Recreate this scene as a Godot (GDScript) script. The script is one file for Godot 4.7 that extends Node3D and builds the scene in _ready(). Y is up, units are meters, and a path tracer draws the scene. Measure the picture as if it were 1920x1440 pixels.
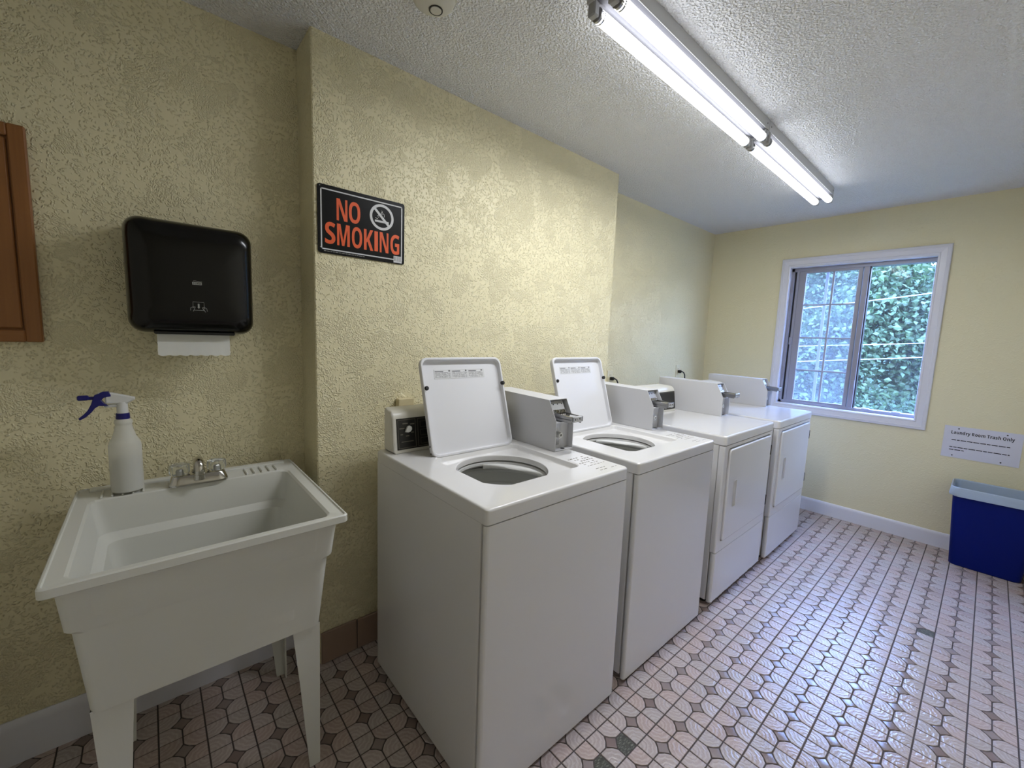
extends Node3D
# A coin laundry room: two top-load washers and two dryers along a yellow wall, a utility sink, a window onto trees.

const CAM_POS := Vector3(-1.0117, 1.3709, 0.8331)
const CAM_RIGHT := Vector3(0.7546, 0.0372, 0.6552)
const CAM_UP := Vector3(0.0469, 0.9928, -0.1104)
const CAM_FORWARD := Vector3(0.6546, -0.1141, -0.7474)
const FOCAL := 780.985           # pixels in the 1920 x 1440 frame
const CELL := 0.1232             # one octagon of the floor mosaic
const CEILING_Y := 2.412
const WALL_LEFT_Z := -1.016      # wall behind the sink
const WALL_BUMP_Z := -0.8385     # wall with the no-smoking sign
const WALL_RIGHT_Z := -1.037     # wall behind the dryers
const BUMP_X0 := -0.537
const BUMP_X1 := 1.289
const WALL_FAR_X := 3.15         # wall with the window
const WALL_NEAR_Z := 1.17
const WALL_BACK_X := -1.60

const TUBE_GLOW := 2.7
const TUBE_LIGHT := 0.58
const SKY_ENERGY := 3.7
const SIGN_LETTERS := [["S", -0.1278, 0.0375], ["M", -0.0790, 0.0475], ["O", -0.0275, 0.0400], ["K", 0.0184, 0.0375], ["I", 0.0492, 0.0145], ["N", 0.0825, 0.0370], ["G", 0.1290, 0.0385]]
const EXPOSURE := 1.70

var M := {}
var used_names := {}
var rng := RandomNumberGenerator.new()


# ---------------------------------------------------------------- mesh builder
class G:
	var v := PackedVector3Array()
	var ua := Vector3.ZERO
	var va := Vector3.ZERO
	var uo := Vector2.ZERO

	func t(a: Vector3, b: Vector3, c: Vector3) -> void:
		v.append(a); v.append(b); v.append(c)

	func q(a: Vector3, b: Vector3, c: Vector3, d: Vector3) -> void:
		t(a, b, c); t(a, c, d)

	func tc(a: Vector3, b: Vector3, c: Vector3, o: Vector3) -> void:
		if (b - a).cross(c - a).dot((a + b + c) / 3.0 - o) < 0.0:
			t(a, c, b)
		else:
			t(a, b, c)

	func cbox(lo: Vector3, hi: Vector3, bev := 0.002) -> G:
		var o := (lo + hi) * 0.5
		var h := (hi - lo).abs() * 0.5
		var b: float = minf(bev, 0.45 * minf(h.x, minf(h.y, h.z)) * 2.0)
		b = minf(b, minf(h.x, minf(h.y, h.z)) * 0.95)
		var P := func(sx: float, sy: float, sz: float, ax: int) -> Vector3:
			var p := Vector3(sx * (h.x - b), sy * (h.y - b), sz * (h.z - b))
			p[ax] = [sx, sy, sz][ax] * h[ax]
			return o + p
		for ax in 3:
			for s in [-1.0, 1.0]:
				var c := []
				for k in [[-1.0, -1.0], [1.0, -1.0], [1.0, 1.0], [-1.0, 1.0]]:
					var g := [0.0, 0.0, 0.0]
					g[ax] = s; g[(ax + 1) % 3] = k[0]; g[(ax + 2) % 3] = k[1]
					c.append(P.call(g[0], g[1], g[2], ax))
				tc(c[0], c[1], c[2], o); tc(c[0], c[2], c[3], o)
		for ax in 3:
			var a1 := (ax + 1) % 3
			var a2 := (ax + 2) % 3
			for s1 in [-1.0, 1.0]:
				for s2 in [-1.0, 1.0]:
					var c := []
					for e in [[-1.0, a1], [1.0, a1], [1.0, a2], [-1.0, a2]]:
						var g := [0.0, 0.0, 0.0]
						g[ax] = e[0]; g[a1] = s1; g[a2] = s2
						c.append(P.call(g[0], g[1], g[2], e[1]))
					tc(c[0], c[1], c[2], o); tc(c[0], c[2], c[3], o)
		for sx in [-1.0, 1.0]:
			for sy in [-1.0, 1.0]:
				for sz in [-1.0, 1.0]:
					tc(P.call(sx, sy, sz, 0), P.call(sx, sy, sz, 1), P.call(sx, sy, sz, 2), o)
		return self

	func flip_from(s: int) -> void:
		for i in range(s, v.size(), 3):
			var b := v[i + 1]
			v[i + 1] = v[i + 2]
			v[i + 2] = b

	func fix_from(s: int) -> void:
		var o := Vector3.ZERO
		for i in range(s, v.size()):
			o += v[i]
		o /= maxf(1.0, v.size() - s)
		var vol := 0.0
		for i in range(s, v.size(), 3):
			vol += (v[i] - o).dot((v[i + 1] - o).cross(v[i + 2] - o))
		if vol < 0.0:
			flip_from(s)

	func loft(rings: Array, cap0 := true, cap1 := true, closed := true) -> G:
		var s := v.size()
		for k in rings.size() - 1:
			var a: PackedVector3Array = rings[k]
			var b: PackedVector3Array = rings[k + 1]
			var n := a.size()
			for i in (n if closed else n - 1):
				var j := (i + 1) % n
				q(a[i], a[j], b[j], b[i])
		if cap0:
			cap(rings[0], true)
		if cap1:
			cap(rings[rings.size() - 1], false)
		fix_from(s)
		return self

	func cap(r: PackedVector3Array, rev: bool) -> void:
		var o := Vector3.ZERO
		for p in r:
			o += p
		o /= r.size()
		for i in r.size():
			var j := (i + 1) % r.size()
			if rev:
				t(o, r[j], r[i])
			else:
				t(o, r[i], r[j])

	func lathe(profile: Array, seg: int, o: Vector3, a0 := 0.0, a1 := TAU, axis := Vector3.UP, caps := true) -> G:
		var ref := Vector3.RIGHT if absf(axis.x) < 0.9 else Vector3.BACK
		var e1 := axis.cross(ref).normalized()
		var e2 := axis.cross(e1).normalized()
		var rings := []
		var full := a1 - a0 > TAU - 0.001
		for p in profile:
			var r := PackedVector3Array()
			for i in (seg if full else seg + 1):
				var a := a0 + (a1 - a0) * i / seg
				r.append(o + axis * p.y + (e1 * cos(a) + e2 * sin(a)) * maxf(p.x, 0.00001))
			rings.append(r)
		return loft(rings, full and caps, full and caps, full)

	func tube(path: Array, r: float, seg := 8, caps := true, r1 := -1.0) -> G:
		var rings := []
		var up := Vector3.UP
		for k in path.size():
			var d: Vector3 = (path[mini(k + 1, path.size() - 1)] - path[maxi(k - 1, 0)]).normalized()
			if absf(d.dot(up)) > 0.95:
				up = Vector3.RIGHT if absf(d.x) < 0.9 else Vector3.BACK
			var e1 := d.cross(up).normalized()
			var e2 := d.cross(e1).normalized()
			up = -e2 if k > 0 else up
			var rr := r if r1 < 0.0 else lerpf(r, r1, float(k) / (path.size() - 1))
			var ring := PackedVector3Array()
			for i in seg:
				var a := TAU * i / seg
				ring.append(path[k] + (e1 * cos(a) + e2 * sin(a)) * rr)
			rings.append(ring)
		return loft(rings, caps, caps)

	static func inset(poly: PackedVector2Array, d: float) -> PackedVector2Array:
		var out := PackedVector2Array()
		var n := poly.size()
		var area := 0.0
		for i in n:
			area += poly[i].cross(poly[(i + 1) % n])
		var sgn := 1.0 if area > 0.0 else -1.0
		for i in n:
			var e0 := (poly[i] - poly[(i + n - 1) % n]).normalized()
			var e1 := (poly[(i + 1) % n] - poly[i]).normalized()
			var n0 := Vector2(-e0.y, e0.x) * sgn
			var n1 := Vector2(-e1.y, e1.x) * sgn
			var m := (n0 + n1)
			m = m / maxf(0.3, m.length_squared() * 0.5)
			out.append(poly[i] + m * d)
		return out

	# polygon in the plane (ax, ay) at origin o, extruded by depth along az; both ends bevelled
	func prism(poly: PackedVector2Array, o: Vector3, ax: Vector3, ay: Vector3, az: Vector3, depth: float, bev := 0.0, bev_start := -1.0) -> G:
		var s := v.size()
		var b0 := bev if bev_start < 0.0 else bev_start
		var levels := []
		if b0 > 0.0:
			levels.append([0.0, b0])
		levels.append([b0, 0.0])
		levels.append([depth - bev, 0.0])
		if bev > 0.0:
			levels.append([depth, bev])
		var rings := []
		for l in levels:
			var p2 := poly if l[1] == 0.0 else inset(poly, l[1])
			var r := PackedVector3Array()
			for p in p2:
				r.append(o + ax * p.x + ay * p.y + az * l[0])
			rings.append(r)
		loft(rings, false, false)
		flip_from(s)
		var tri := Geometry2D.triangulate_polygon(poly)
		var first: PackedVector3Array = rings[0]
		var last: PackedVector3Array = rings[rings.size() - 1]
		for i in range(0, tri.size(), 3):
			t(first[tri[i]], first[tri[i + 1]], first[tri[i + 2]])
			t(last[tri[i]], last[tri[i + 2]], last[tri[i + 1]])
		# make the caps and the sides agree
		var c := (first[tri[1]] - first[tri[0]]).cross(first[tri[2]] - first[tri[0]]) if tri.size() > 2 else -az
		var caps_out := c.dot(az) < 0.0
		var m := s + 0
		var side_n := v.size() - tri.size() * 2
		if not caps_out:
			flip_from(side_n)
		# sides: signed volume of the sides alone decides
		var vol := 0.0
		var cen := Vector3.ZERO
		for p in first:
			cen += p
		cen = cen / first.size() + az * depth * 0.5
		for i in range(m, side_n, 3):
			vol += (v[i] - cen).dot((v[i + 1] - cen).cross(v[i + 2] - cen))
		if vol < 0.0:
			for i in range(m, side_n, 3):
				var b := v[i + 1]
				v[i + 1] = v[i + 2]
				v[i + 2] = b
		return self

	func xf(tr: Transform3D, from := 0) -> G:
		for i in range(from, v.size()):
			v[i] = tr * v[i]
		return self

	func mesh(angle := 42.0) -> ArrayMesh:
		var n := v.size()
		var fn := PackedVector3Array()
		fn.resize(n / 3)
		var at := {}
		for f in n / 3:
			var a := v[f * 3]
			fn[f] = (v[f * 3 + 1] - a).cross(v[f * 3 + 2] - a)
			for k in 3:
				var key := Vector3i((v[f * 3 + k] * 20000.0).round())
				if at.has(key):
					at[key].append(f)
				else:
					at[key] = [f]
		var lim := cos(deg_to_rad(angle))
		var pos := PackedVector3Array(); pos.resize(n)
		var nor := PackedVector3Array(); nor.resize(n)
		var uvs := PackedVector2Array(); uvs.resize(n)
		for f in n / 3:
			var own := fn[f].normalized()
			for k in 3:
				var p := v[f * 3 + k]
				var sum := Vector3.ZERO
				for g in at[Vector3i((p * 20000.0).round())]:
					if fn[g].normalized().dot(own) >= lim:
						sum += fn[g]
				var w: int = f * 3 + [0, 2, 1][k]
				pos[w] = p
				nor[w] = sum.normalized() if sum.length_squared() > 0.0 else own
				uvs[w] = Vector2(p.dot(ua), p.dot(va)) + uo
		var arr := []
		arr.resize(Mesh.ARRAY_MAX)
		arr[Mesh.ARRAY_VERTEX] = pos
		arr[Mesh.ARRAY_NORMAL] = nor
		if ua != Vector3.ZERO:
			arr[Mesh.ARRAY_TEX_UV] = uvs
		var m := ArrayMesh.new()
		m.add_surface_from_arrays(Mesh.PRIMITIVE_TRIANGLES, arr)
		return m


# rounded rectangle ring in the xz plane at height y
func rr(x0: float, x1: float, z0: float, z1: float, r: float, y: float, n := 5) -> PackedVector3Array:
	var out := PackedVector3Array()
	r = minf(r, minf(x1 - x0, z1 - z0) * 0.499)
	for c in [[x1 - r, z1 - r, 0.0], [x0 + r, z1 - r, PI / 2], [x0 + r, z0 + r, PI], [x1 - r, z0 + r, PI * 1.5]]:
		var d := minf(0.012, minf(x1 - x0 - 2.0 * r, z1 - z0 - 2.0 * r) * 0.3)
		for i in n + 1:
			var a: float = c[2] + PI / 2 * i / n
			var p := Vector3(c[0] + cos(a) * r, y, c[1] + sin(a) * r)
			var along := Vector3(-sin(a), 0, cos(a)) * d
			if i == 0:
				out.append(p - along)       # keeps the flats between corners flat
			out.append(p)
			if i == n:
				out.append(p + along)
	return out


func rr2(x0: float, x1: float, y0: float, y1: float, r: float, n := 5) -> PackedVector2Array:
	var out := PackedVector2Array()
	for p in rr(x0, x1, y0, y1, r, 0.0, n):
		out.append(Vector2(p.x, p.z))
	return out


func circle2(c: Vector2, r: float, n := 24) -> PackedVector2Array:
	var out := PackedVector2Array()
	for i in n:
		out.append(c + Vector2(cos(TAU * i / n), sin(TAU * i / n)) * r)
	return out


# ---------------------------------------------------------------- nodes
func numbered(n: String) -> String:
	if not used_names.has(n):
		used_names[n] = 0
		return n
	used_names[n] += 1
	return "%s_%03d" % [n, used_names[n]]


func tag(o: Node, label: String, category: String, group := "") -> void:
	o.set_meta("label", label)
	o.set_meta("category", category)
	if group:
		o.set_meta("group", group)


func thing(called: String, label: String, category: String, at := Vector3.ZERO, group := "") -> Node3D:
	var o := Node3D.new()
	o.name = numbered(called)
	add_child(o)
	o.position = at
	tag(o, label, category, group)
	return o


func part(parent: Node, called: String, g: G, m: Material, angle := 42.0) -> MeshInstance3D:
	var o := MeshInstance3D.new()
	o.name = called if parent != self else numbered(called)
	o.mesh = g.mesh(angle)
	o.material_override = m
	parent.add_child(o, true)
	return o


func structure(called: String, g: G, m: Material) -> MeshInstance3D:
	var o := part(self, called, g, m)
	o.set_meta("kind", "structure")
	return o


func text(parent: Node, called: String, s: String, m: Material, size: Vector2, tr: Transform3D, depth := 0.0006, bold := true) -> MeshInstance3D:
	var f := SystemFont.new()
	f.font_names = PackedStringArray(["Droid Sans"])
	f.font_weight = 700 if bold else 400
	var tm := TextMesh.new()
	tm.font = f
	tm.text = s
	tm.font_size = 48
	tm.pixel_size = 0.01
	tm.depth = 0.01
	tm.curve_step = 1.0
	var box := tm.get_aabb()
	var sc := Vector3(size.x / box.size.x, size.y / box.size.y, depth / 0.01)
	var o := MeshInstance3D.new()
	o.name = called
	o.mesh = tm
	o.material_override = m
	parent.add_child(o, true)
	var c := box.get_center()
	o.transform = tr * Transform3D(Basis.from_scale(sc), Vector3(-c.x * sc.x, -c.y * sc.y, -c.z * sc.z))
	return o


# ---------------------------------------------------------------- materials
func mat(col: Color, rough := 0.5, metal := 0.0, coat := 0.0, spec := 0.5) -> StandardMaterial3D:
	var m := StandardMaterial3D.new()
	m.albedo_color = col
	m.roughness = rough
	m.metallic = metal
	m.metallic_specular = spec
	if coat > 0.0:
		m.clearcoat_enabled = true
		m.clearcoat = coat
		m.clearcoat_roughness = 0.08
	return m


func bumpy(m: StandardMaterial3D, tex: Texture2D, scale_m: float, height_cm: float) -> StandardMaterial3D:
	m.heightmap_enabled = true
	m.heightmap_texture = tex
	m.heightmap_scale = height_cm
	m.uv1_triplanar = true
	m.uv1_world_triplanar = true
	m.uv1_scale = Vector3.ONE / scale_m
	m.uv1_triplanar_sharpness = 8.0
	return m


# brushed plaster: short ridges laid in fans, as left by a stippling brush
func plaster_texture(n: int, strokes: int, seed_: int) -> ImageTexture:
	var r := RandomNumberGenerator.new()
	r.seed = seed_
	var h := PackedFloat32Array()
	h.resize(n * n)
	var fans := []
	for i in 70:
		fans.append([r.randf() * n, r.randf() * n, r.randf() * TAU, r.randf_range(0.8, 2.2), r.randf_range(0.03, 0.16) * n])
	for i in strokes:
		var f = fans[r.randi() % fans.size()]
		var a: float = f[2] + r.randf() * f[3]
		var rad: float = f[4] * sqrt(r.randf_range(0.05, 1.0))
		var cx: float = f[0] + cos(a) * rad
		var cy: float = f[1] + sin(a) * rad
		if r.randf() < 0.42:
			cx = r.randf() * n
			cy = r.randf() * n
		var dir := a + PI / 2 + r.randfn(0.0, 0.35)
		var len := r.randf_range(0.6, 3.4)
		var wid := r.randf_range(0.9, 1.75)
		var amp := r.randf_range(0.25, 1.0)
		var dx := cos(dir)
		var dy := sin(dir)
		var ext := int(len + wid * 2.0) + 1
		for y in range(-ext, ext + 1):
			for x in range(-ext, ext + 1):
				var al := absf(x * dx + y * dy) - len
				var ac := absf(-x * dy + y * dx)
				var d2 := ac * ac + (al * al if al > 0.0 else 0.0)
				if d2 < wid * wid * 4.0:
					var k := posmod(int(cy) + y, n) * n + posmod(int(cx) + x, n)
					h[k] = maxf(h[k], amp * exp(-d2 / (wid * wid)))
	var im := Image.create(n, n, false, Image.FORMAT_L8)
	for y in n:
		for x in n:
			var c := h[y * n + x]
			im.set_pixel(x, y, Color(c, c, c))
	return ImageTexture.create_from_image(im)


func noise_texture(n: int, freq: float, kind: int, seed_: int, octaves := 3) -> ImageTexture:
	var f := FastNoiseLite.new()
	f.seed = seed_
	f.noise_type = kind
	f.frequency = freq
	f.fractal_octaves = octaves
	return ImageTexture.create_from_image(f.get_seamless_image(n, n))


func make_materials() -> void:
	var plaster := plaster_texture(1024, 30000, 5)
	var pop := noise_texture(512, 0.045, FastNoiseLite.TYPE_SIMPLEX, 3, 2)
	var yellow := Color(0.895, 0.86, 0.715)
	M.wall = bumpy(mat(yellow, 0.44, 0.0, 0.0, 0.4), plaster, 1.0, 0.36)
	M.wall_far = bumpy(mat(yellow, 0.48), plaster, 1.6, 0.08)
	M.wall_plain = mat(Color(0.90, 0.885, 0.82), 0.5)
	M.ceiling = bumpy(mat(Color(0.93, 0.93, 0.93), 0.5), pop, 0.30, 0.8)
	M.trim = mat(Color(0.87, 0.87, 0.90), 0.3)
	M.enamel = mat(Color(0.875, 0.87, 0.865), 0.2, 0.0, 0.35)
	M.enamel_lid = mat(Color(0.86, 0.86, 0.87), 0.35)
	M.coin = mat(Color(0.80, 0.80, 0.81), 0.38)
	M.console = mat(Color(0.86, 0.85, 0.81), 0.35)
	M.black = mat(Color(0.025, 0.025, 0.025), 0.45)
	M.panel = mat(Color(0.035, 0.034, 0.032), 0.3)
	M.print_grey = mat(Color(0.42, 0.40, 0.36), 0.6)
	M.rubber = mat(Color(0.10, 0.10, 0.10), 0.6)
	M.white_plastic = mat(Color(0.86, 0.86, 0.85), 0.4)
	M.tub = mat(Color(0.74, 0.74, 0.73), 0.4)
	M.basket = mat(Color(0.84, 0.84, 0.82), 0.35)
	M.chrome = mat(Color(0.78, 0.77, 0.75), 0.12, 1.0)
	M.steel = mat(Color(0.62, 0.62, 0.62), 0.28, 1.0)
	M.dull_steel = mat(Color(0.66, 0.66, 0.66), 0.5, 0.4)
	M.sink = mat(Color(0.85, 0.85, 0.82), 0.42)
	M.blue = mat(Color(0.05, 0.05, 0.42), 0.35)
	M.can_blue = mat(Color(0.0, 0.085, 0.40), 0.5, 0.0, 0.0, 0.3)
	M.bag = mat(Color(0.66, 0.72, 0.78), 0.35)
	M.paper = mat(Color(0.86, 0.86, 0.83), 0.8)
	M.note = mat(Color(0.84, 0.84, 0.88), 0.55)
	M.ink = mat(Color(0.06, 0.06, 0.10), 0.7)
	M.dispenser = mat(Color(0.012, 0.012, 0.012), 0.17, 0.0, 0.0, 0.42)
	M.icon = mat(Color(0.62, 0.62, 0.60), 0.6)
	M.orange = mat(Color(0.88, 0.34, 0.10), 0.5)
	M.sign_black = mat(Color(0.022, 0.022, 0.02), 0.4, 0.0, 0.0, 0.3)
	M.sign_white = mat(Color(0.80, 0.80, 0.80), 0.45)
	M.beige = mat(Color(0.80, 0.75, 0.60), 0.45)
	M.outlet = mat(Color(0.88, 0.85, 0.73), 0.4)
	M.detector = mat(Color(0.80, 0.79, 0.74), 0.5)
	M.fixture = mat(Color(0.45, 0.45, 0.48), 0.5)  # same paint as the flange, darkened to offset glare between the tubes
	M.flange = mat(Color(0.74, 0.74, 0.74), 0.45)  # the fixture paint again, kept lighter for sides away from the tubes
	M.socket = mat(Color(0.62, 0.62, 0.62), 0.35)
	M.alu = mat(Color(0.60, 0.60, 0.64), 0.4, 0.15)
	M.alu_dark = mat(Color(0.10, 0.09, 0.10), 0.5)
	M.muntin = mat(Color(0.66, 0.68, 0.75), 0.4)
	M.mortar = mat(Color(1, 1, 1), 0.9)
	M.base_tile = mat(Color(0.60, 0.51, 0.45), 0.4)
	M.grout = mat(Color(0.31, 0.28, 0.27), 0.85)
	M.cable = mat(Color(0.55, 0.57, 0.60), 0.6)
	M.bark = mat(Color(0.30, 0.27, 0.22), 0.9)
	M.leaf = mat(Color(1, 1, 1), 0.5)
	M.leaf.vertex_color_use_as_albedo = true
	M.leaf.cull_mode = BaseMaterial3D.CULL_DISABLED
	M.leaf.backlight_enabled = true
	M.leaf.backlight = Color(0.5, 0.6, 0.35)
	M.hill = mat(Color(0.20, 0.29, 0.20), 0.95)
	# glass
	var gl := mat(Color(0.86, 0.92, 0.97, 0.06), 0.03)
	gl.transparency = BaseMaterial3D.TRANSPARENCY_ALPHA
	gl.metallic_specular = 0.12
	M.glass = gl
	var gs := mat(Color(0.84, 0.90, 0.97, 0.16), 0.03)
	gs.transparency = BaseMaterial3D.TRANSPARENCY_ALPHA
	gs.metallic_specular = 0.2
	M.glass_dusty = gs
	var ac := mat(Color(0.97, 0.98, 0.97), 0.04)
	ac.refraction_enabled = true
	ac.refraction_scale = 0.05
	ac.transparency = BaseMaterial3D.TRANSPARENCY_ALPHA
	ac.albedo_color = Color(0.97, 0.98, 0.97, 0.08)
	M.acrylic = ac
	var bo := mat(Color(0.92, 0.92, 0.89, 0.62), 0.45)
	bo.transparency = BaseMaterial3D.TRANSPARENCY_ALPHA
	M.bottle = bo
	M.liquid = mat(Color(0.70, 0.70, 0.66), 0.35)
	var glow := mat(Color(1, 1, 1), 0.4)
	glow.emission_enabled = true
	glow.emission = Color(0.97, 0.98, 1.0)
	glow.emission_energy_multiplier = TUBE_GLOW
	M.tube = glow
	# wood with upright grain
	var wn := FastNoiseLite.new()
	wn.seed = 9
	wn.frequency = 0.02
	var wi := Image.create(256, 256, false, Image.FORMAT_RGB8)
	for y in 256:
		for x in 256:
			var k := 0.5 + 0.5 * wn.get_noise_2d(x * 6.0, y * 0.45)
			var k2 := 0.5 + 0.5 * wn.get_noise_2d(x * 1.3 + 400.0, y * 0.2)
			wi.set_pixel(x, y, Color(0.50, 0.32, 0.16).lerp(Color(0.60, 0.40, 0.21), 0.6 * k + 0.4 * k2))
	M.wood = mat(Color(1, 1, 1), 0.45)
	M.wood.albedo_texture = ImageTexture.create_from_image(wi)
	# mosaic pieces: pale wood-like ceramic with curved growth rings in low relief
	var tn := FastNoiseLite.new()
	tn.seed = 21
	tn.frequency = 0.012
	var ta := Image.create(256, 256, false, Image.FORMAT_RGB8)
	var th := Image.create(256, 256, false, Image.FORMAT_L8)
	for y in 256:
		for x in 256:
			var d := Vector2(x - 20, y - 12).length() + 26.0 * tn.get_noise_2d(x, y) + 3.0 * tn.get_noise_2d(x * 6.0, y * 6.0)
			var ring := 0.5 + 0.5 * sin(d * 0.108)
			var fine := 0.5 + 0.5 * tn.get_noise_2d(x * 9.0 + 90.0, y * 9.0)
			ta.set_pixel(x, y, Color(0.78, 0.735, 0.72).lerp(Color(0.69, 0.63, 0.61), clampf((1.0 - ring) * 0.55 + fine * 0.3, 0.0, 1.0)))
			th.set_pixel(x, y, Color.from_hsv(0, 0, clampf(pow(ring, 0.7) * 0.85 + fine * 0.15, 0, 1)))
	var tat := ImageTexture.create_from_image(ta)
	var tht := ImageTexture.create_from_image(th)
	M.tiles = []
	for c in [Color(1, 1, 1), Color(1.0, 0.972, 0.96), Color(0.975, 0.985, 0.985), Color(0.955, 0.935, 0.93)]:
		var m := mat(c, 0.19)
		m.albedo_texture = tat
		m.heightmap_enabled = true
		m.heightmap_texture = tht
		m.heightmap_scale = 0.07
		M.tiles.append(m)
	M.tile_mass = M.tiles[0].duplicate()
	M.tile_mass.vertex_color_use_as_albedo = true
	M.dots = [mat(Color(0.56, 0.50, 0.485), 0.2), mat(Color(0.53, 0.465, 0.45), 0.2), mat(Color(0.58, 0.53, 0.52), 0.2)]
	M.dot_mass = mat(Color(0.56, 0.50, 0.485), 0.2)
	# bare cracked mortar bed where a mosaic piece is missing
	var cn := FastNoiseLite.new()
	cn.seed = 4
	cn.noise_type = FastNoiseLite.TYPE_CELLULAR
	cn.cellular_return_type = FastNoiseLite.RETURN_DISTANCE2_SUB
	cn.frequency = 0.05
	var ci := Image.create(128, 128, false, Image.FORMAT_RGB8)
	for y in 128:
		for x in 128:
			var c := clampf(0.5 + 0.5 * cn.get_noise_2d(x * 0.6, y * 1.6), 0, 1)
			ci.set_pixel(x, y, Color(0.22, 0.22, 0.20).lerp(Color(0.66, 0.66, 0.60), clampf(c * 2.4, 0, 1)))
	M.mortar.albedo_texture = ImageTexture.create_from_image(ci)
	# warning sticker inside the lids: three blocks of fine print
	var li := Image.create(384, 64, false, Image.FORMAT_RGB8)
	li.fill(Color(0.80, 0.80, 0.80))
	var r := RandomNumberGenerator.new()
	r.seed = 8
	for b in 3:
		var x0 := 8 + b * 126
		li.fill_rect(Rect2i(x0, 10, 60, 5), Color(0.25, 0.25, 0.25))
		li.fill_rect(Rect2i(x0 + 100, 4, 10, 10), Color(0.25, 0.25, 0.25))
		for k in 8:
			for w in 14:
				if r.randf() < 0.85:
					li.fill_rect(Rect2i(x0 + w * 8, 19 + k * 5, r.randi_range(4, 8), 2), Color(0.42, 0.42, 0.42))
		li.fill_rect(Rect2i(x0 + 66, 10, 30, 4), Color(0.90, 0.90, 0.90))
	M.sticker = mat(Color(1, 1, 1), 0.5)
	M.sticker.albedo_texture = ImageTexture.create_from_image(li)


# ---------------------------------------------------------------- main
func _ready() -> void:
	rng.seed = 12
	setup_view()
	make_materials()
	build_shell()
	build_floor()
	build_window()
	build_outside()
	build_lights()
	washer(-0.363, 0.287, 0.012, 0.915, "white top-load washer nearest the sink, lid open, coin slide out", 0)
	washer(0.366, 1.024, 0.006, 0.911, "white top-load washer with open lid between the other washer and a dryer", 1)
	dryer(1.136, 1.827, 0.012, 0.914, "white front-load dryer standing right next to a washer", 0)
	dryer(1.889, 2.582, 0.025, 0.914, "white front-load dryer nearest the window, last machine of the row", 1)
	build_sink()
	build_faucet()
	build_bottle()
	build_dispenser()
	build_board()
	build_no_smoking()
	build_detector()
	build_outlets()
	build_note()
	build_trash()


func setup_view() -> void:
	var cam := Camera3D.new()
	cam.name = "camera"
	cam.fov = rad_to_deg(2.0 * atan(720.0 / FOCAL))
	cam.near = 0.02
	cam.far = 200.0
	cam.transform = Transform3D(Basis(CAM_RIGHT, CAM_UP, -CAM_FORWARD).orthonormalized(), CAM_POS)
	add_child(cam)
	cam.current = true
	var sm := ProceduralSkyMaterial.new()
	sm.sky_top_color = Color(0.56, 0.70, 1.0)
	sm.sky_horizon_color = Color(0.78, 0.86, 1.0)
	sm.sky_curve = 0.2
	sm.ground_bottom_color = Color(0.30, 0.36, 0.34)
	sm.ground_horizon_color = Color(0.50, 0.58, 0.60)
	sm.sky_energy_multiplier = SKY_ENERGY
	sm.ground_energy_multiplier = 1.0
	var sky := Sky.new()
	sky.sky_material = sm
	var e := Environment.new()
	e.background_mode = Environment.BG_SKY
	e.sky = sky
	e.tonemap_mode = Environment.TONE_MAPPER_LINEAR
	e.tonemap_exposure = EXPOSURE
	e.sdfgi_enabled = true
	e.ssao_enabled = true
	e.ssil_enabled = true
	var w := WorldEnvironment.new()
	w.name = "environment"
	w.environment = e
	add_child(w)


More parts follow.
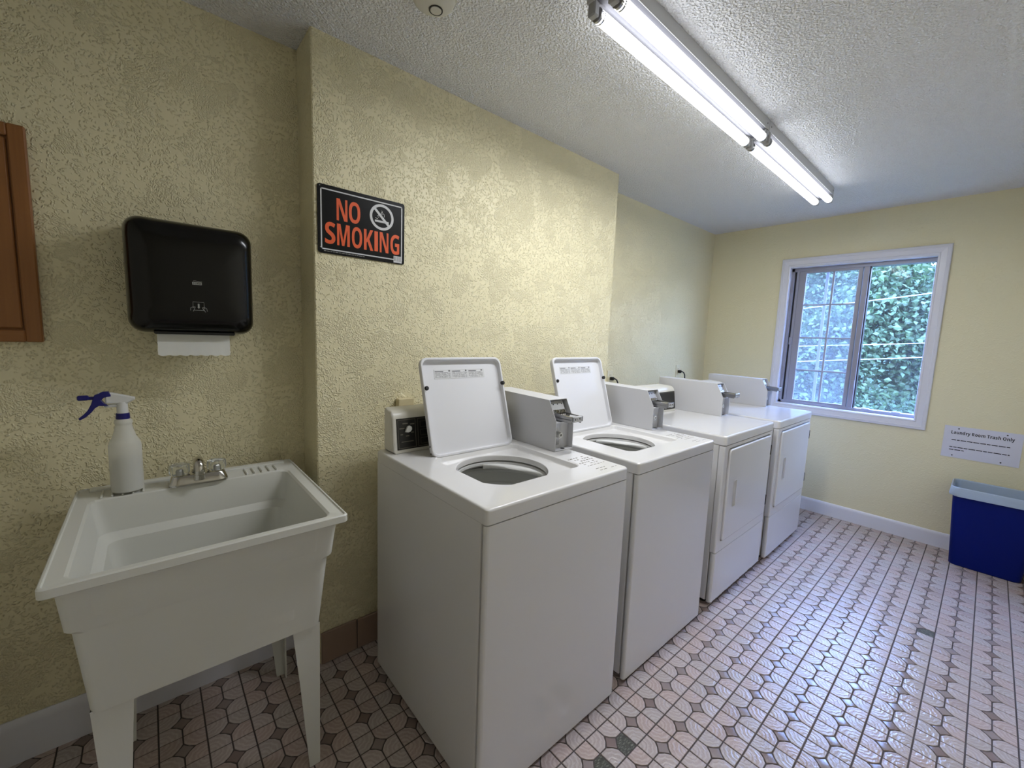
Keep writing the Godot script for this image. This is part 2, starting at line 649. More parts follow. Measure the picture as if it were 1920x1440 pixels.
func build_shell() -> void:
	structure("ceiling", G.new().cbox(Vector3(WALL_BACK_X - 0.15, CEILING_Y, -1.25), Vector3(WALL_FAR_X + 0.16, CEILING_Y + 0.1, WALL_NEAR_Z + 0.15), 0.001), M.ceiling)
	structure("wall_left", G.new().cbox(Vector3(WALL_BACK_X - 0.15, -0.06, -1.25), Vector3(BUMP_X0 + 0.02, CEILING_Y + 0.02, WALL_LEFT_Z), 0.001), M.wall)
	structure("wall_middle", G.new().cbox(Vector3(BUMP_X0, -0.06, -1.25), Vector3(BUMP_X1, CEILING_Y + 0.02, WALL_BUMP_Z), 0.004), M.wall)
	structure("wall_right", G.new().cbox(Vector3(BUMP_X1 - 0.02, -0.06, -1.25), Vector3(WALL_FAR_X + 0.16, CEILING_Y + 0.02, WALL_RIGHT_Z), 0.001), M.wall)
	structure("wall_near", G.new().cbox(Vector3(WALL_BACK_X - 0.15, -0.06, WALL_NEAR_Z), Vector3(WALL_FAR_X + 0.16, CEILING_Y + 0.02, WALL_NEAR_Z + 0.15), 0.001), M.wall_plain)
	structure("wall_back", G.new().cbox(Vector3(WALL_BACK_X - 0.15, -0.06, -1.05), Vector3(WALL_BACK_X, CEILING_Y + 0.02, WALL_NEAR_Z + 0.01), 0.001), M.wall_plain)
	# the window wall, in four blocks round the opening
	var g := G.new()
	var x0 := WALL_FAR_X
	var x1 := WALL_FAR_X + 0.16
	g.cbox(Vector3(x0, -0.06, -1.06), Vector3(x1, CEILING_Y + 0.02, -0.385), 0.0005)
	g.cbox(Vector3(x0, -0.06, 0.528), Vector3(x1, CEILING_Y + 0.02, WALL_NEAR_Z + 0.01), 0.0005)
	g.cbox(Vector3(x0, -0.06, -0.386), Vector3(x1, 0.868, 0.529), 0.0005)
	g.cbox(Vector3(x0, 2.048, -0.386), Vector3(x1, CEILING_Y + 0.02, 0.529), 0.0005)
	structure("wall_far", g, M.wall_far)
	# painted baseboards
	var prof := PackedVector2Array([Vector2(0, 0), Vector2(0.014, 0), Vector2(0.014, 0.085), Vector2(0.011, 0.098), Vector2(0.005, 0.108), Vector2(0, 0.108)])
	structure("baseboard_far", G.new().prism(prof, Vector3(WALL_FAR_X, 0, WALL_RIGHT_Z), Vector3.LEFT, Vector3.UP, Vector3.BACK, WALL_NEAR_Z - WALL_RIGHT_Z), M.trim)
	var prof2 := PackedVector2Array([Vector2(0, 0), Vector2(0.013, 0), Vector2(0.013, 0.115), Vector2(0.010, 0.132), Vector2(0.004, 0.142), Vector2(0, 0.142)])
	structure("baseboard_left", G.new().prism(prof2, Vector3(WALL_BACK_X, 0, WALL_LEFT_Z), Vector3.BACK, Vector3.UP, Vector3.RIGHT, BUMP_X0 - WALL_BACK_X), M.trim)
	# tiled skirting along the middle wall: separate tiles
	var skirt := Node3D.new()
	skirt.name = "baseboard_middle"
	skirt.set_meta("kind", "structure")
	add_child(skirt)
	used_names["baseboard_middle"] = 0
	var k := 0
	var x := BUMP_X0 + 0.002
	while x < BUMP_X1 - 0.02:
		var w: float = minf(0.148, BUMP_X1 - x)
		var dz := 0.001 * (k % 3)
		part(skirt, "skirting_tile", G.new().cbox(Vector3(x, 0.001, WALL_BUMP_Z - 0.001), Vector3(x + w - 0.003, 0.138 - 0.003 * (k % 2), WALL_BUMP_Z + 0.011 + dz), 0.003), M.base_tile)
		x += w
		k += 1
	part(skirt, "mortar_strip", G.new().cbox(Vector3(BUMP_X0 + 0.004, 0.001, WALL_BUMP_Z - 0.002), Vector3(BUMP_X1, 0.132, WALL_BUMP_Z + 0.006), 0.001), M.grout)


# pixel of a point, for choosing the pieces that show largest
func pixel(p: Vector3) -> Vector3:
	var d := p - CAM_POS
	var z := d.dot(CAM_FORWARD)
	return Vector3(960.0 + FOCAL * d.dot(CAM_RIGHT) / z, 720.0 - FOCAL * d.dot(CAM_UP) / z, z)


func build_floor() -> void:
	var fl := Node3D.new()
	fl.name = "floor"
	fl.set_meta("kind", "structure")
	add_child(fl)
	used_names["floor"] = 0
	part(fl, "grout_bed", G.new().cbox(Vector3(WALL_BACK_X - 0.05, -0.06, -1.2), Vector3(WALL_FAR_X + 0.05, -0.0032, WALL_NEAR_Z + 0.05), 0.001), M.grout)
	# one quarter of an octagon and one dot
	var hp := CELL * 0.5
	var gr := 0.0021
	var cut := 0.243 * CELL
	var e := hp - gr
	var quarter := PackedVector2Array([Vector2(gr, gr), Vector2(e, gr), Vector2(e, hp - cut), Vector2(hp - cut * 0.46, hp - cut * 0.46), Vector2(hp - cut, e), Vector2(gr, e)])
	var qg := G.new().prism(quarter, Vector3(0, -0.006, 0), Vector3.RIGHT, Vector3.BACK, Vector3.UP, 0.006, 0.0016, 0.0)
	qg.ua = Vector3(1.0 / hp, 0, 0)
	qg.va = Vector3(0, 0, 1.0 / hp)
	var qm := qg.mesh(60.0)
	var dr := cut - 2.6 * gr
	var dk := 0.475
	var dot := PackedVector2Array([Vector2(dr, 0), Vector2(dr * dk, dr * dk), Vector2(0, dr), Vector2(-dr * dk, dr * dk), Vector2(-dr, 0), Vector2(-dr * dk, -dr * dk), Vector2(0, -dr), Vector2(dr * dk, -dr * dk)])
	var dm := G.new().prism(dot, Vector3(0, -0.006, 0), Vector3.RIGHT, Vector3.BACK, Vector3.UP, 0.0055, 0.0014, 0.0).mesh(60.0)
	var missing := {Vector3i(1, 1, 2): true, Vector3i(0, 1, 2): true, Vector3i(14, 6, 1): true}
	var quads := []
	var dots := []
	var i0 := int(floor(WALL_BACK_X / CELL)) - 1
	var i1 := int(ceil(WALL_FAR_X / CELL)) + 1
	var j0 := int(floor(-1.05 / CELL)) - 1
	var j1 := int(ceil(WALL_NEAR_Z / CELL)) + 1
	for i in range(i0, i1):
		for j in range(j0, j1):
			for k in 4:
				var sgn := [Vector2(1, 1), Vector2(1, -1), Vector2(-1, -1), Vector2(-1, 1)][k] as Vector2
				var c := Vector3((i + 0.5) * CELL, 0, (j + 0.5) * CELL)
				var mid := c + Vector3(sgn.x, 0, sgn.y) * hp * 0.45
				if mid.x < WALL_BACK_X - 0.03 or mid.x > WALL_FAR_X + 0.03 or mid.z > WALL_NEAR_Z + 0.03 or mid.z < -1.07:
					continue
				if missing.has(Vector3i(i, j, k)):
					continue
				quads.append([score(mid), c, k, rng.randi() % 10])
			var p := Vector3(i * CELL, 0, j * CELL)
			if p.x > WALL_BACK_X - 0.03 and p.x < WALL_FAR_X + 0.03 and p.z > -1.07 and p.z < WALL_NEAR_Z + 0.03:
				dots.append([score(p), p, 0, rng.randi() % 3])
	quads.sort_custom(func(a, b): return a[0] > b[0])
	dots.sort_custom(func(a, b): return a[0] > b[0])
	for n in 298:
		var d = quads[n]
		var o := MeshInstance3D.new()
		o.name = "mosaic_tile"
		o.mesh = qm
		o.material_override = M.tiles[[0, 0, 0, 1, 1, 2, 2, 3, 0, 1][d[3]]]
		fl.add_child(o, true)
		o.transform = Transform3D(Basis(Vector3.UP, d[2] * PI / 2), d[1] + Vector3(0, rng.randf_range(-0.0004, 0.0002), 0))
	for n in 298:
		var d = dots[n]
		var o := MeshInstance3D.new()
		o.name = "accent_tile"
		o.mesh = dm
		o.material_override = M.dots[d[3]]
		fl.add_child(o, true)
		o.position = d[1]
	mass(fl, "more_mosaic_tiles", qm, M.tile_mass, quads.slice(298))
	mass(fl, "more_accent_tiles", dm, M.dot_mass, dots.slice(298))
	# where three pieces are gone the bed shows
	for m in missing:
		var g := G.new().prism(quarter, Vector3(0, -0.006, 0), Vector3.RIGHT, Vector3.BACK, Vector3.UP, 0.0034, 0.0006, 0.0)
		g.ua = Vector3(1.0 / hp, 0, 0)
		g.va = Vector3(0, 0, 1.0 / hp)
		var o := part(fl, "bare_mortar", g, M.mortar)
		o.transform = Transform3D(Basis(Vector3.UP, m.z * PI / 2), Vector3((m.x + 0.5) * CELL, 0, (m.y + 0.5) * CELL))


func score(p: Vector3) -> float:
	var s := pixel(p)
	if s.z < 0.1 or s.x < -15 or s.x > 1935 or s.y > 1455:
		return -1.0 / (s.z * s.z + 1.0)
	if p.z < -0.03 and p.x > -0.34 and p.x < 2.5:
		return -1.0 / (s.z * s.z + 1.0)
	return 1.0 / (s.z * s.z * s.z)


func mass(parent: Node, called: String, mesh: Mesh, m: Material, list: Array) -> void:
	var mm := MultiMesh.new()
	mm.transform_format = MultiMesh.TRANSFORM_3D
	mm.use_colors = true
	mm.mesh = mesh
	mm.instance_count = list.size()
	for n in list.size():
		mm.set_instance_transform(n, Transform3D(Basis(Vector3.UP, list[n][2] * PI / 2), list[n][1]))
		var k: int = list[n][3] % 4
		mm.set_instance_color(n, [Color(1, 1, 1), Color(1, 0.94, 0.915), Color(0.95, 0.97, 0.97), Color(0.90, 0.865, 0.855)][k])
	var o := MultiMeshInstance3D.new()
	o.name = called
	o.multimesh = mm
	o.material_override = m
	o.set_meta("kind", "stuff")
	parent.add_child(o, true)


func build_window() -> void:
	var w := Node3D.new()
	w.name = "window_1"
	w.set_meta("kind", "structure")
	add_child(w)
	used_names["window_1"] = 0
	var fx := WALL_FAR_X
	# casing: four mitred boards with a stepped face
	var z0 := -0.435
	var z1 := 0.580
	var y0 := 0.8125
	var y1 := 2.109
	var cw := 0.066
	for side in 4:
		var a := [Vector2(z0, y0), Vector2(z1, y0), Vector2(z1, y1), Vector2(z0, y1)]
		var ins := [Vector2(z0 + cw, y0 + cw), Vector2(z1 - cw, y0 + cw), Vector2(z1 - cw, y1 - cw), Vector2(z0 + cw, y1 - cw)]
		var rings := []
		for end in 2:
			var o: Vector2 = a[(side + end) % 4]
			var i: Vector2 = ins[(side + end) % 4]
			var r := PackedVector3Array()
			for s in [[0.0, 0.0], [0.0, 0.012], [0.06, 0.017], [0.30, 0.019], [0.36, 0.016], [0.80, 0.013], [0.86, 0.016], [1.0, 0.014], [1.0, 0.0]]:
				var p := o.lerp(i, s[0])
				r.append(Vector3(fx - s[1], p.y, p.x))
			rings.append(r)
		part(w, "casing_board", G.new().loft(rings), M.trim, 30.0)
	# jamb liner
	var j := G.new()
	j.cbox(Vector3(fx - 0.004, 0.868, -0.386), Vector3(fx + 0.16, 0.882, 0.529), 0.001)
	j.cbox(Vector3(fx - 0.004, 2.034, -0.386), Vector3(fx + 0.16, 2.048, 0.529), 0.001)
	j.cbox(Vector3(fx - 0.004, 0.87, -0.386), Vector3(fx + 0.16, 2.046, -0.372), 0.001)
	j.cbox(Vector3(fx - 0.004, 0.87, 0.515), Vector3(fx + 0.16, 2.046, 0.529), 0.001)
	part(w, "jamb", j, M.trim)
	# aluminium outer frame
	var f := G.new()
	f.cbox(Vector3(fx + 0.050, 0.882, -0.372), Vector3(fx + 0.120, 0.905, 0.515), 0.002)
	f.cbox(Vector3(fx + 0.050, 2.006, -0.372), Vector3(fx + 0.120, 2.034, 0.515), 0.002)
	f.cbox(Vector3(fx + 0.050, 0.882, -0.372), Vector3(fx + 0.120, 2.034, -0.350), 0.002)
	f.cbox(Vector3(fx + 0.085, 0.882, 0.502), Vector3(fx + 0.120, 2.034, 0.515), 0.002)
	part(w, "frame", f, M.alu)
	part(w, "gap_shade_strip", G.new().cbox(Vector3(fx + 0.072, 0.90, -0.351), Vector3(fx + 0.112, 2.01, -0.332), 0.001), M.alu_dark)  # dark strip painted in for the shade of the track gap
	# sliding sash on the near track with muntins and eight panes
	var sz0 := -0.338
	var sz1 := 0.135
	var gz0 := -0.266
	var gz1 := 0.078
	var gy0 := 0.918
	var gy1 := 1.988
	var sx0 := fx + 0.055
	var sx1 := fx + 0.082
	var s := G.new()
	s.cbox(Vector3(sx0, 0.900, sz0 + 0.022), Vector3(sx1, 2.008, gz0), 0.003)
	s.cbox(Vector3(sx0, 0.900, gz1), Vector3(sx1, 2.008, sz1 - 0.028), 0.003)
	s.cbox(Vector3(sx0 + 0.001, 0.900, gz0 - 0.01), Vector3(sx1, gy0, gz1 + 0.01), 0.002)
	s.cbox(Vector3(sx0 + 0.001, gy1, gz0 - 0.01), Vector3(sx1, 2.008, gz1 + 0.01), 0.002)
	s.cbox(Vector3(sx0 - 0.008, 0.900, sz1 - 0.024), Vector3(sx1, 2.010, sz1 + 0.012), 0.004)
	s.cbox(Vector3(sx0 - 0.004, 0.900, sz0 + 0.004), Vector3(sx0 + 0.012, 2.008, sz0 + 0.024), 0.002)
	part(w, "sash", s, M.alu)
	part(w, "gap_shade_strip", G.new().cbox(Vector3(sx0, 0.900, sz1 + 0.012), Vector3(sx1 + 0.02, 2.010, sz1 + 0.019), 0.001), M.alu_dark)  # second dark strip, standing in for the shaded gap beside the sash
	var mz := -0.079
	var mys := [1.176, 1.451, 1.725]
	part(w, "muntin", G.new().cbox(Vector3(sx0 + 0.008, gy0, mz - 0.0075), Vector3(sx1 - 0.006, gy1, mz + 0.0075), 0.002), M.muntin)
	for y in mys:
		part(w, "muntin", G.new().cbox(Vector3(sx0 + 0.009, y - 0.0065, gz0), Vector3(sx1 - 0.007, y + 0.0065, gz1), 0.002), M.muntin)
	var ys := [gy0, mys[0], mys[1], mys[2], gy1]
	for r in 4:
		for c in 2:
			part(w, "pane", G.new().cbox(Vector3(sx0 + 0.0125, ys[r], gz0 if c == 0 else mz), Vector3(sx0 + 0.0155, ys[r + 1], mz if c == 0 else gz1), 0.0002), M.glass_dusty)
	# outer light: pale bar behind the sash, large pane beside it
	part(w, "outer_bar", G.new().cbox(Vector3(fx + 0.100, 0.905, -0.138), Vector3(fx + 0.108, 2.006, -0.118), 0.001), M.muntin)
	part(w, "pane", G.new().cbox(Vector3(fx + 0.110, 0.905, -0.350), Vector3(fx + 0.1125, 2.006, 0.130), 0.0002), M.glass)
	part(w, "pane", G.new().cbox(Vector3(fx + 0.098, 0.905, 0.142), Vector3(fx + 0.101, 2.006, 0.503), 0.0002), M.glass)
	for y in [1.09, 1.42]:
		part(w, "latch", G.new().cbox(Vector3(sx0 - 0.018, y - 0.032, (sz1 - 0.018) if y < 1.2 else sz0 + 0.0), Vector3(sx0 - 0.004, y + 0.032, (sz1 + 0.010) if y < 1.2 else sz0 + 0.022), 0.003), M.alu)
	for z in [0.20, 0.38]:
		part(w, "drain_clip", G.new().cbox(Vector3(fx + 0.055, 0.905, z), Vector3(fx + 0.08, 0.913, z + 0.05), 0.002), M.trim)


# ---------------------------------------------------------------- outside
func build_outside() -> void:
	# wooded slope
	var n := FastNoiseLite.new()
	n.seed = 6
	n.frequency = 0.25
	var g := G.new()
	var hx := []
	for i in 25:
		var row := PackedVector3Array()
		for j in 41:
			var x := 4.2 + i * 1.3
			var z := -30.0 + j * 1.5
			var y := -5.0 + maxf(0.0, x - 9.0) * 0.42 + 0.7 * n.get_noise_2d(x, z)
			row.append(Vector3(x, y, z))
		hx.append(row)
	for i in 24:
		for j in 40:
			g.q(hx[i][j], hx[i][j + 1], hx[i + 1][j + 1], hx[i + 1][j])
	structure("hillside", g, M.hill)
	# a spray of leaves, shared by all trees
	var leaf := G.new()
	var r := RandomNumberGenerator.new()
	r.seed = 33
	for k in 30:
		var c := Vector3(r.randfn(), r.randfn() * 0.7, r.randfn()) * 0.14
		var d := Vector3(r.randfn(), r.randfn() * 0.5 - 0.35, r.randfn()).normalized()
		var w := d.cross(Vector3(r.randfn(), r.randfn() + 1.4, r.randfn()).normalized()).normalized()
		var up := w.cross(d)
		var L := r.randf_range(0.05, 0.085)
		var W := L * 0.36
		var m1 := c + d * L * 0.42 + up * 0.008
		var tip := c + d * L
		leaf.t(c, m1 + w * W, tip)
		leaf.t(c, tip, m1 - w * W)
	var la := leaf.mesh(20.0).surface_get_arrays(0)
	var leaf_v: PackedVector3Array = la[Mesh.ARRAY_VERTEX]
	var leaf_n: PackedVector3Array = la[Mesh.ARRAY_NORMAL]
	var list := [
		["broad leafy tree filling most of the clear pane", Vector3(9.2, -4.6, -0.75), 8.0, 1.75, Color(0.068, 0.118, 0.058)],
		["leafy tree beyond the gridded sash's outer edge", Vector3(9.6, -4.6, -5.2), 7.6, 1.75, Color(0.064, 0.116, 0.060)],
		["leafy tree past the window casing on the notice side", Vector3(9.0, -4.6, 3.7), 7.6, 1.75, Color(0.070, 0.120, 0.058)],
		["dense tree behind the gridded sash", Vector3(14.6, -2.9, -4.2), 8.6, 2.4, Color(0.066, 0.120, 0.060)],
		["dark tree rising behind the top of the clear pane", Vector3(14.6, -2.9, 1.9), 8.4, 2.4, Color(0.068, 0.114, 0.060)],
		["distant dark tree at the top of the gridded sash", Vector3(21.0, -0.4, -5.5), 8.6, 3.2, Color(0.064, 0.118, 0.058)],
		["distant dark tree between the others, high on the slope", Vector3(21.0, -0.4, 2.6), 8.6, 3.2, Color(0.070, 0.116, 0.060)],
	]
	for d in list:
		var base: Vector3 = d[1]
		var h: float = d[2]
		var cr: float = d[3]
		var o := thing("leafy_tree", d[0], "tree", base, "trees outside the window")
		var path := []
		for k in 7:
			path.append(Vector3(0.12 * sin(k * 1.3), h * 0.8 * k / 6.0, 0.1 * cos(k * 1.7)))
		var tg := G.new().tube(path, 0.16, 8, true, 0.03)
		for k in 6:
			var a := r.randf() * TAU
			var y := h * r.randf_range(0.3, 0.65)
			tg.tube([Vector3(0, y, 0), Vector3(cos(a) * cr * 0.4, y + h * 0.1, sin(a) * cr * 0.4), Vector3(cos(a) * cr * 0.75, y + h * 0.15, sin(a) * cr * 0.75)], 0.05, 5, true, 0.012)
		part(o, "trunk", tg, M.bark)
		var lumps := []
		for k in 22:
			var a := r.randf() * TAU
			var yy := r.randf_range(0.34, 0.92)
			var wid := cr * sqrt(maxf(0.0, 1.0 - pow((yy - 0.55) / 0.48, 2.0)))
			lumps.append([Vector3(cos(a) * wid * 0.60, yy * h, sin(a) * wid * 0.60), cr * r.randf_range(0.26, 0.42), r.randf_range(0.86, 1.14)])
		var cv := PackedVector3Array()
		var cn := PackedVector3Array()
		var ccol := PackedColorArray()
		var col: Color = d[4]
		for k in 3300:
			var l = lumps[r.randi() % lumps.size()]
			var dir := Vector3(r.randfn(), r.randfn() + 0.25, r.randfn()).normalized()
			var p: Vector3 = l[0] + dir * l[1] * sqrt(r.randf_range(0.35, 1.0))
			var rot := Basis.from_euler(Vector3(r.randf() * 0.8, r.randf() * TAU, r.randf() * 0.8))
			cv.append_array(Transform3D(rot.scaled(Vector3.ONE * r.randf_range(0.8, 1.5)), p) * leaf_v)
			cn.append_array(Transform3D(rot, Vector3.ZERO) * leaf_n)
			var cf := PackedColorArray()
			cf.resize(leaf_v.size())
			cf.fill(col * r.randf_range(0.75, 1.3) * l[2])
			ccol.append_array(cf)
		var arr := []
		arr.resize(Mesh.ARRAY_MAX)
		arr[Mesh.ARRAY_VERTEX] = cv
		arr[Mesh.ARRAY_NORMAL] = cn
		arr[Mesh.ARRAY_COLOR] = ccol
		var am := ArrayMesh.new()
		am.add_surface_from_arrays(Mesh.PRIMITIVE_TRIANGLES, arr)
		var cm := MeshInstance3D.new()
		cm.name = "crown"
		cm.mesh = am
		cm.material_override = M.leaf
		o.add_child(cm, true)
	# overhead wires
	for d in [[1.9434, -1.1206, 2.1031, 0.2379, 0.0085, "uppermost overhead wire crossing the trees", 6.5], [1.4282, -0.3967, 1.4738, 0.2229, 0.0065, "thin middle overhead wire crossing the trees", 6.5], [1.2217, -0.3911, 1.2917, 0.2305, 0.0085, "lowest overhead wire crossing the trees", 6.8]]:
		var sl: float = (d[2] - d[0]) / (d[3] - d[1])
		var path := []
		for k in 13:
			var z := -12.0 + k * 2.0
			path.append(Vector3(d[6], d[0] + sl * (z - d[1]) + 0.004 * pow(z + 0.4, 2.0), z))
		var wire := part(self, "overhead_wire", G.new().tube(path, d[4], 6), M.cable)
		tag(wire, d[5], "wire", "overhead wires outside the window")


# ---------------------------------------------------------------- lights
func build_lights() -> void:
	var spans := [[0.012, 1.213, "two-tube fluorescent strip light over the washers, running off the frame", 1.0], [1.222, 2.418, "two-tube fluorescent strip light over the dryers toward the window", 0.25]]
	for s in spans:
		var x0: float = s[0]
		var x1: float = s[1]
		var o := thing("strip_light", s[2], "ceiling light", Vector3((x0 + x1) * 0.5, CEILING_Y, -0.013), "strip lights on the ceiling")
		var L := (x1 - x0) * 0.5
		# channel: hat section
		var prof := PackedVector2Array([Vector2(-0.049, 0), Vector2(-0.049, -0.040), Vector2(-0.046, -0.044), Vector2(-0.018, -0.062), Vector2(0.018, -0.062), Vector2(0.046, -0.044), Vector2(0.049, -0.040), Vector2(0.049, 0)])
		part(o, "channel", G.new().prism(prof, Vector3(-L, 0, 0), Vector3.BACK, Vector3.UP, Vector3.RIGHT, 2.0 * L, 0.001), M.fixture, 25.0)
		var lip := G.new()
		for sz in [-1.0, 1.0]:
			lip.cbox(Vector3(-L, -0.046, sz * 0.0495 - 0.0012), Vector3(L, -0.0005, sz * 0.0495 + 0.0012), 0.0005)
		part(o, "side_flange", lip, M.flange)
		for e in [-1.0, 1.0]:
			part(o, "end_plate", G.new().cbox(Vector3(e * L - 0.003, -0.064, -0.050), Vector3(e * L + 0.003, -0.0005, 0.050), 0.001), M.flange)
			part(o, "screw", G.new().lathe([Vector2(0.004, 0), Vector2(0.004, 0.0015), Vector2(0.002, 0.0025)], 10, Vector3(e * (L - 0.02), -0.022, 0.0507), 0.0, TAU, Vector3.BACK), M.steel)
		for z in [-0.0365, 0.0365]:
			var ty := -0.082
			for e in [-1.0, 1.0]:
				part(o, "lamp_holder", G.new().cbox(Vector3(e * (L - 0.014) - 0.012, -0.098, z - 0.014), Vector3(e * (L - 0.014) + 0.012, -0.046, z + 0.014), 0.004), M.socket)
			var tb := part(o, "tube", G.new().lathe([Vector2(0.0, -(L - 0.052)), Vector2(0.013, -(L - 0.050)), Vector2(0.0178, -(L - 0.044)), Vector2(0.0190, -(L - 0.034)), Vector2(0.0190, L - 0.034), Vector2(0.0178, L - 0.044 + 0.002), Vector2(0.013, L - 0.050 + 0.004), Vector2(0.0, L - 0.052 + 0.008)], 20, Vector3(0, ty, z), 0.0, TAU, Vector3.RIGHT), M.tube)
			tb.set_meta("label", "glowing white fluorescent tube")
			for e in [-1.0, 1.0]:
				part(o, "tube_cap", G.new().lathe([Vector2(0.0175, 0), Vector2(0.0192, 0.002), Vector2(0.0192, 0.008), Vector2(0.0180, 0.009), Vector2(0.0180, 0.012), Vector2(0.0192, 0.013), Vector2(0.0192, 0.022), Vector2(0.012, 0.026)], 18, Vector3(e * (L - 0.052), ty, z), 0.0, TAU, Vector3.RIGHT * e), M.steel)
			for tilt in [0.0]:
				var al := AreaLight3D.new()
				al.name = "tube_light"
				al.area_size = Vector2(2.0 * L - 0.11, 0.034)
				al.light_color = Color(0.97, 0.98, 1.0)
				al.light_energy = TUBE_LIGHT * s[3]
				al.shadow_enabled = true
				al.area_range = 8.0
				o.add_child(al, true)
				var out := Vector3(0, -cos(deg_to_rad(tilt)), sin(deg_to_rad(tilt)))
				al.transform = Transform3D(Basis(Vector3.RIGHT, (-out).cross(Vector3.RIGHT), -out), Vector3(0, ty, z) + out * 0.0205)


# ---------------------------------------------------------------- machines
func ring_at(angles: Array, c: Vector2, x0: float, x1: float, z0: float, z1: float, r: float, y: float) -> PackedVector3Array:
	var out := PackedVector3Array()
	for a in angles:
		var d := Vector2(cos(a), sin(a))
		var tx := INF
		var tz := INF
		if absf(d.x) > 1e-6:
			tx = ((x1 if d.x > 0 else x0) - c.x) / d.x
		if absf(d.y) > 1e-6:
			tz = ((z1 if d.y > 0 else z0) - c.y) / d.y
		var p := c + d * minf(tx, tz)
		var cc := Vector2(clampf(p.x, x0 + r, x1 - r), clampf(p.y, z0 + r, z1 - r))
		if absf(p.x - cc.x) > 1e-6 and absf(p.y - cc.y) > 1e-6:
			# corner: meet the corner circle
			var f := c - cc
			var b := f.dot(d)
			var q := b * b - (f.length_squared() - r * r)
			if q > 0.0:
				p = c + d * (-b + sqrt(q))
		out.append(Vector3(p.x, y, p.y))
	return out


func circle_at(angles: Array, c: Vector2, r: float, y: float) -> PackedVector3Array:
	var out := PackedVector3Array()
	for a in angles:
		out.append(Vector3(c.x + cos(a) * r, y, c.y + sin(a) * r))
	return out


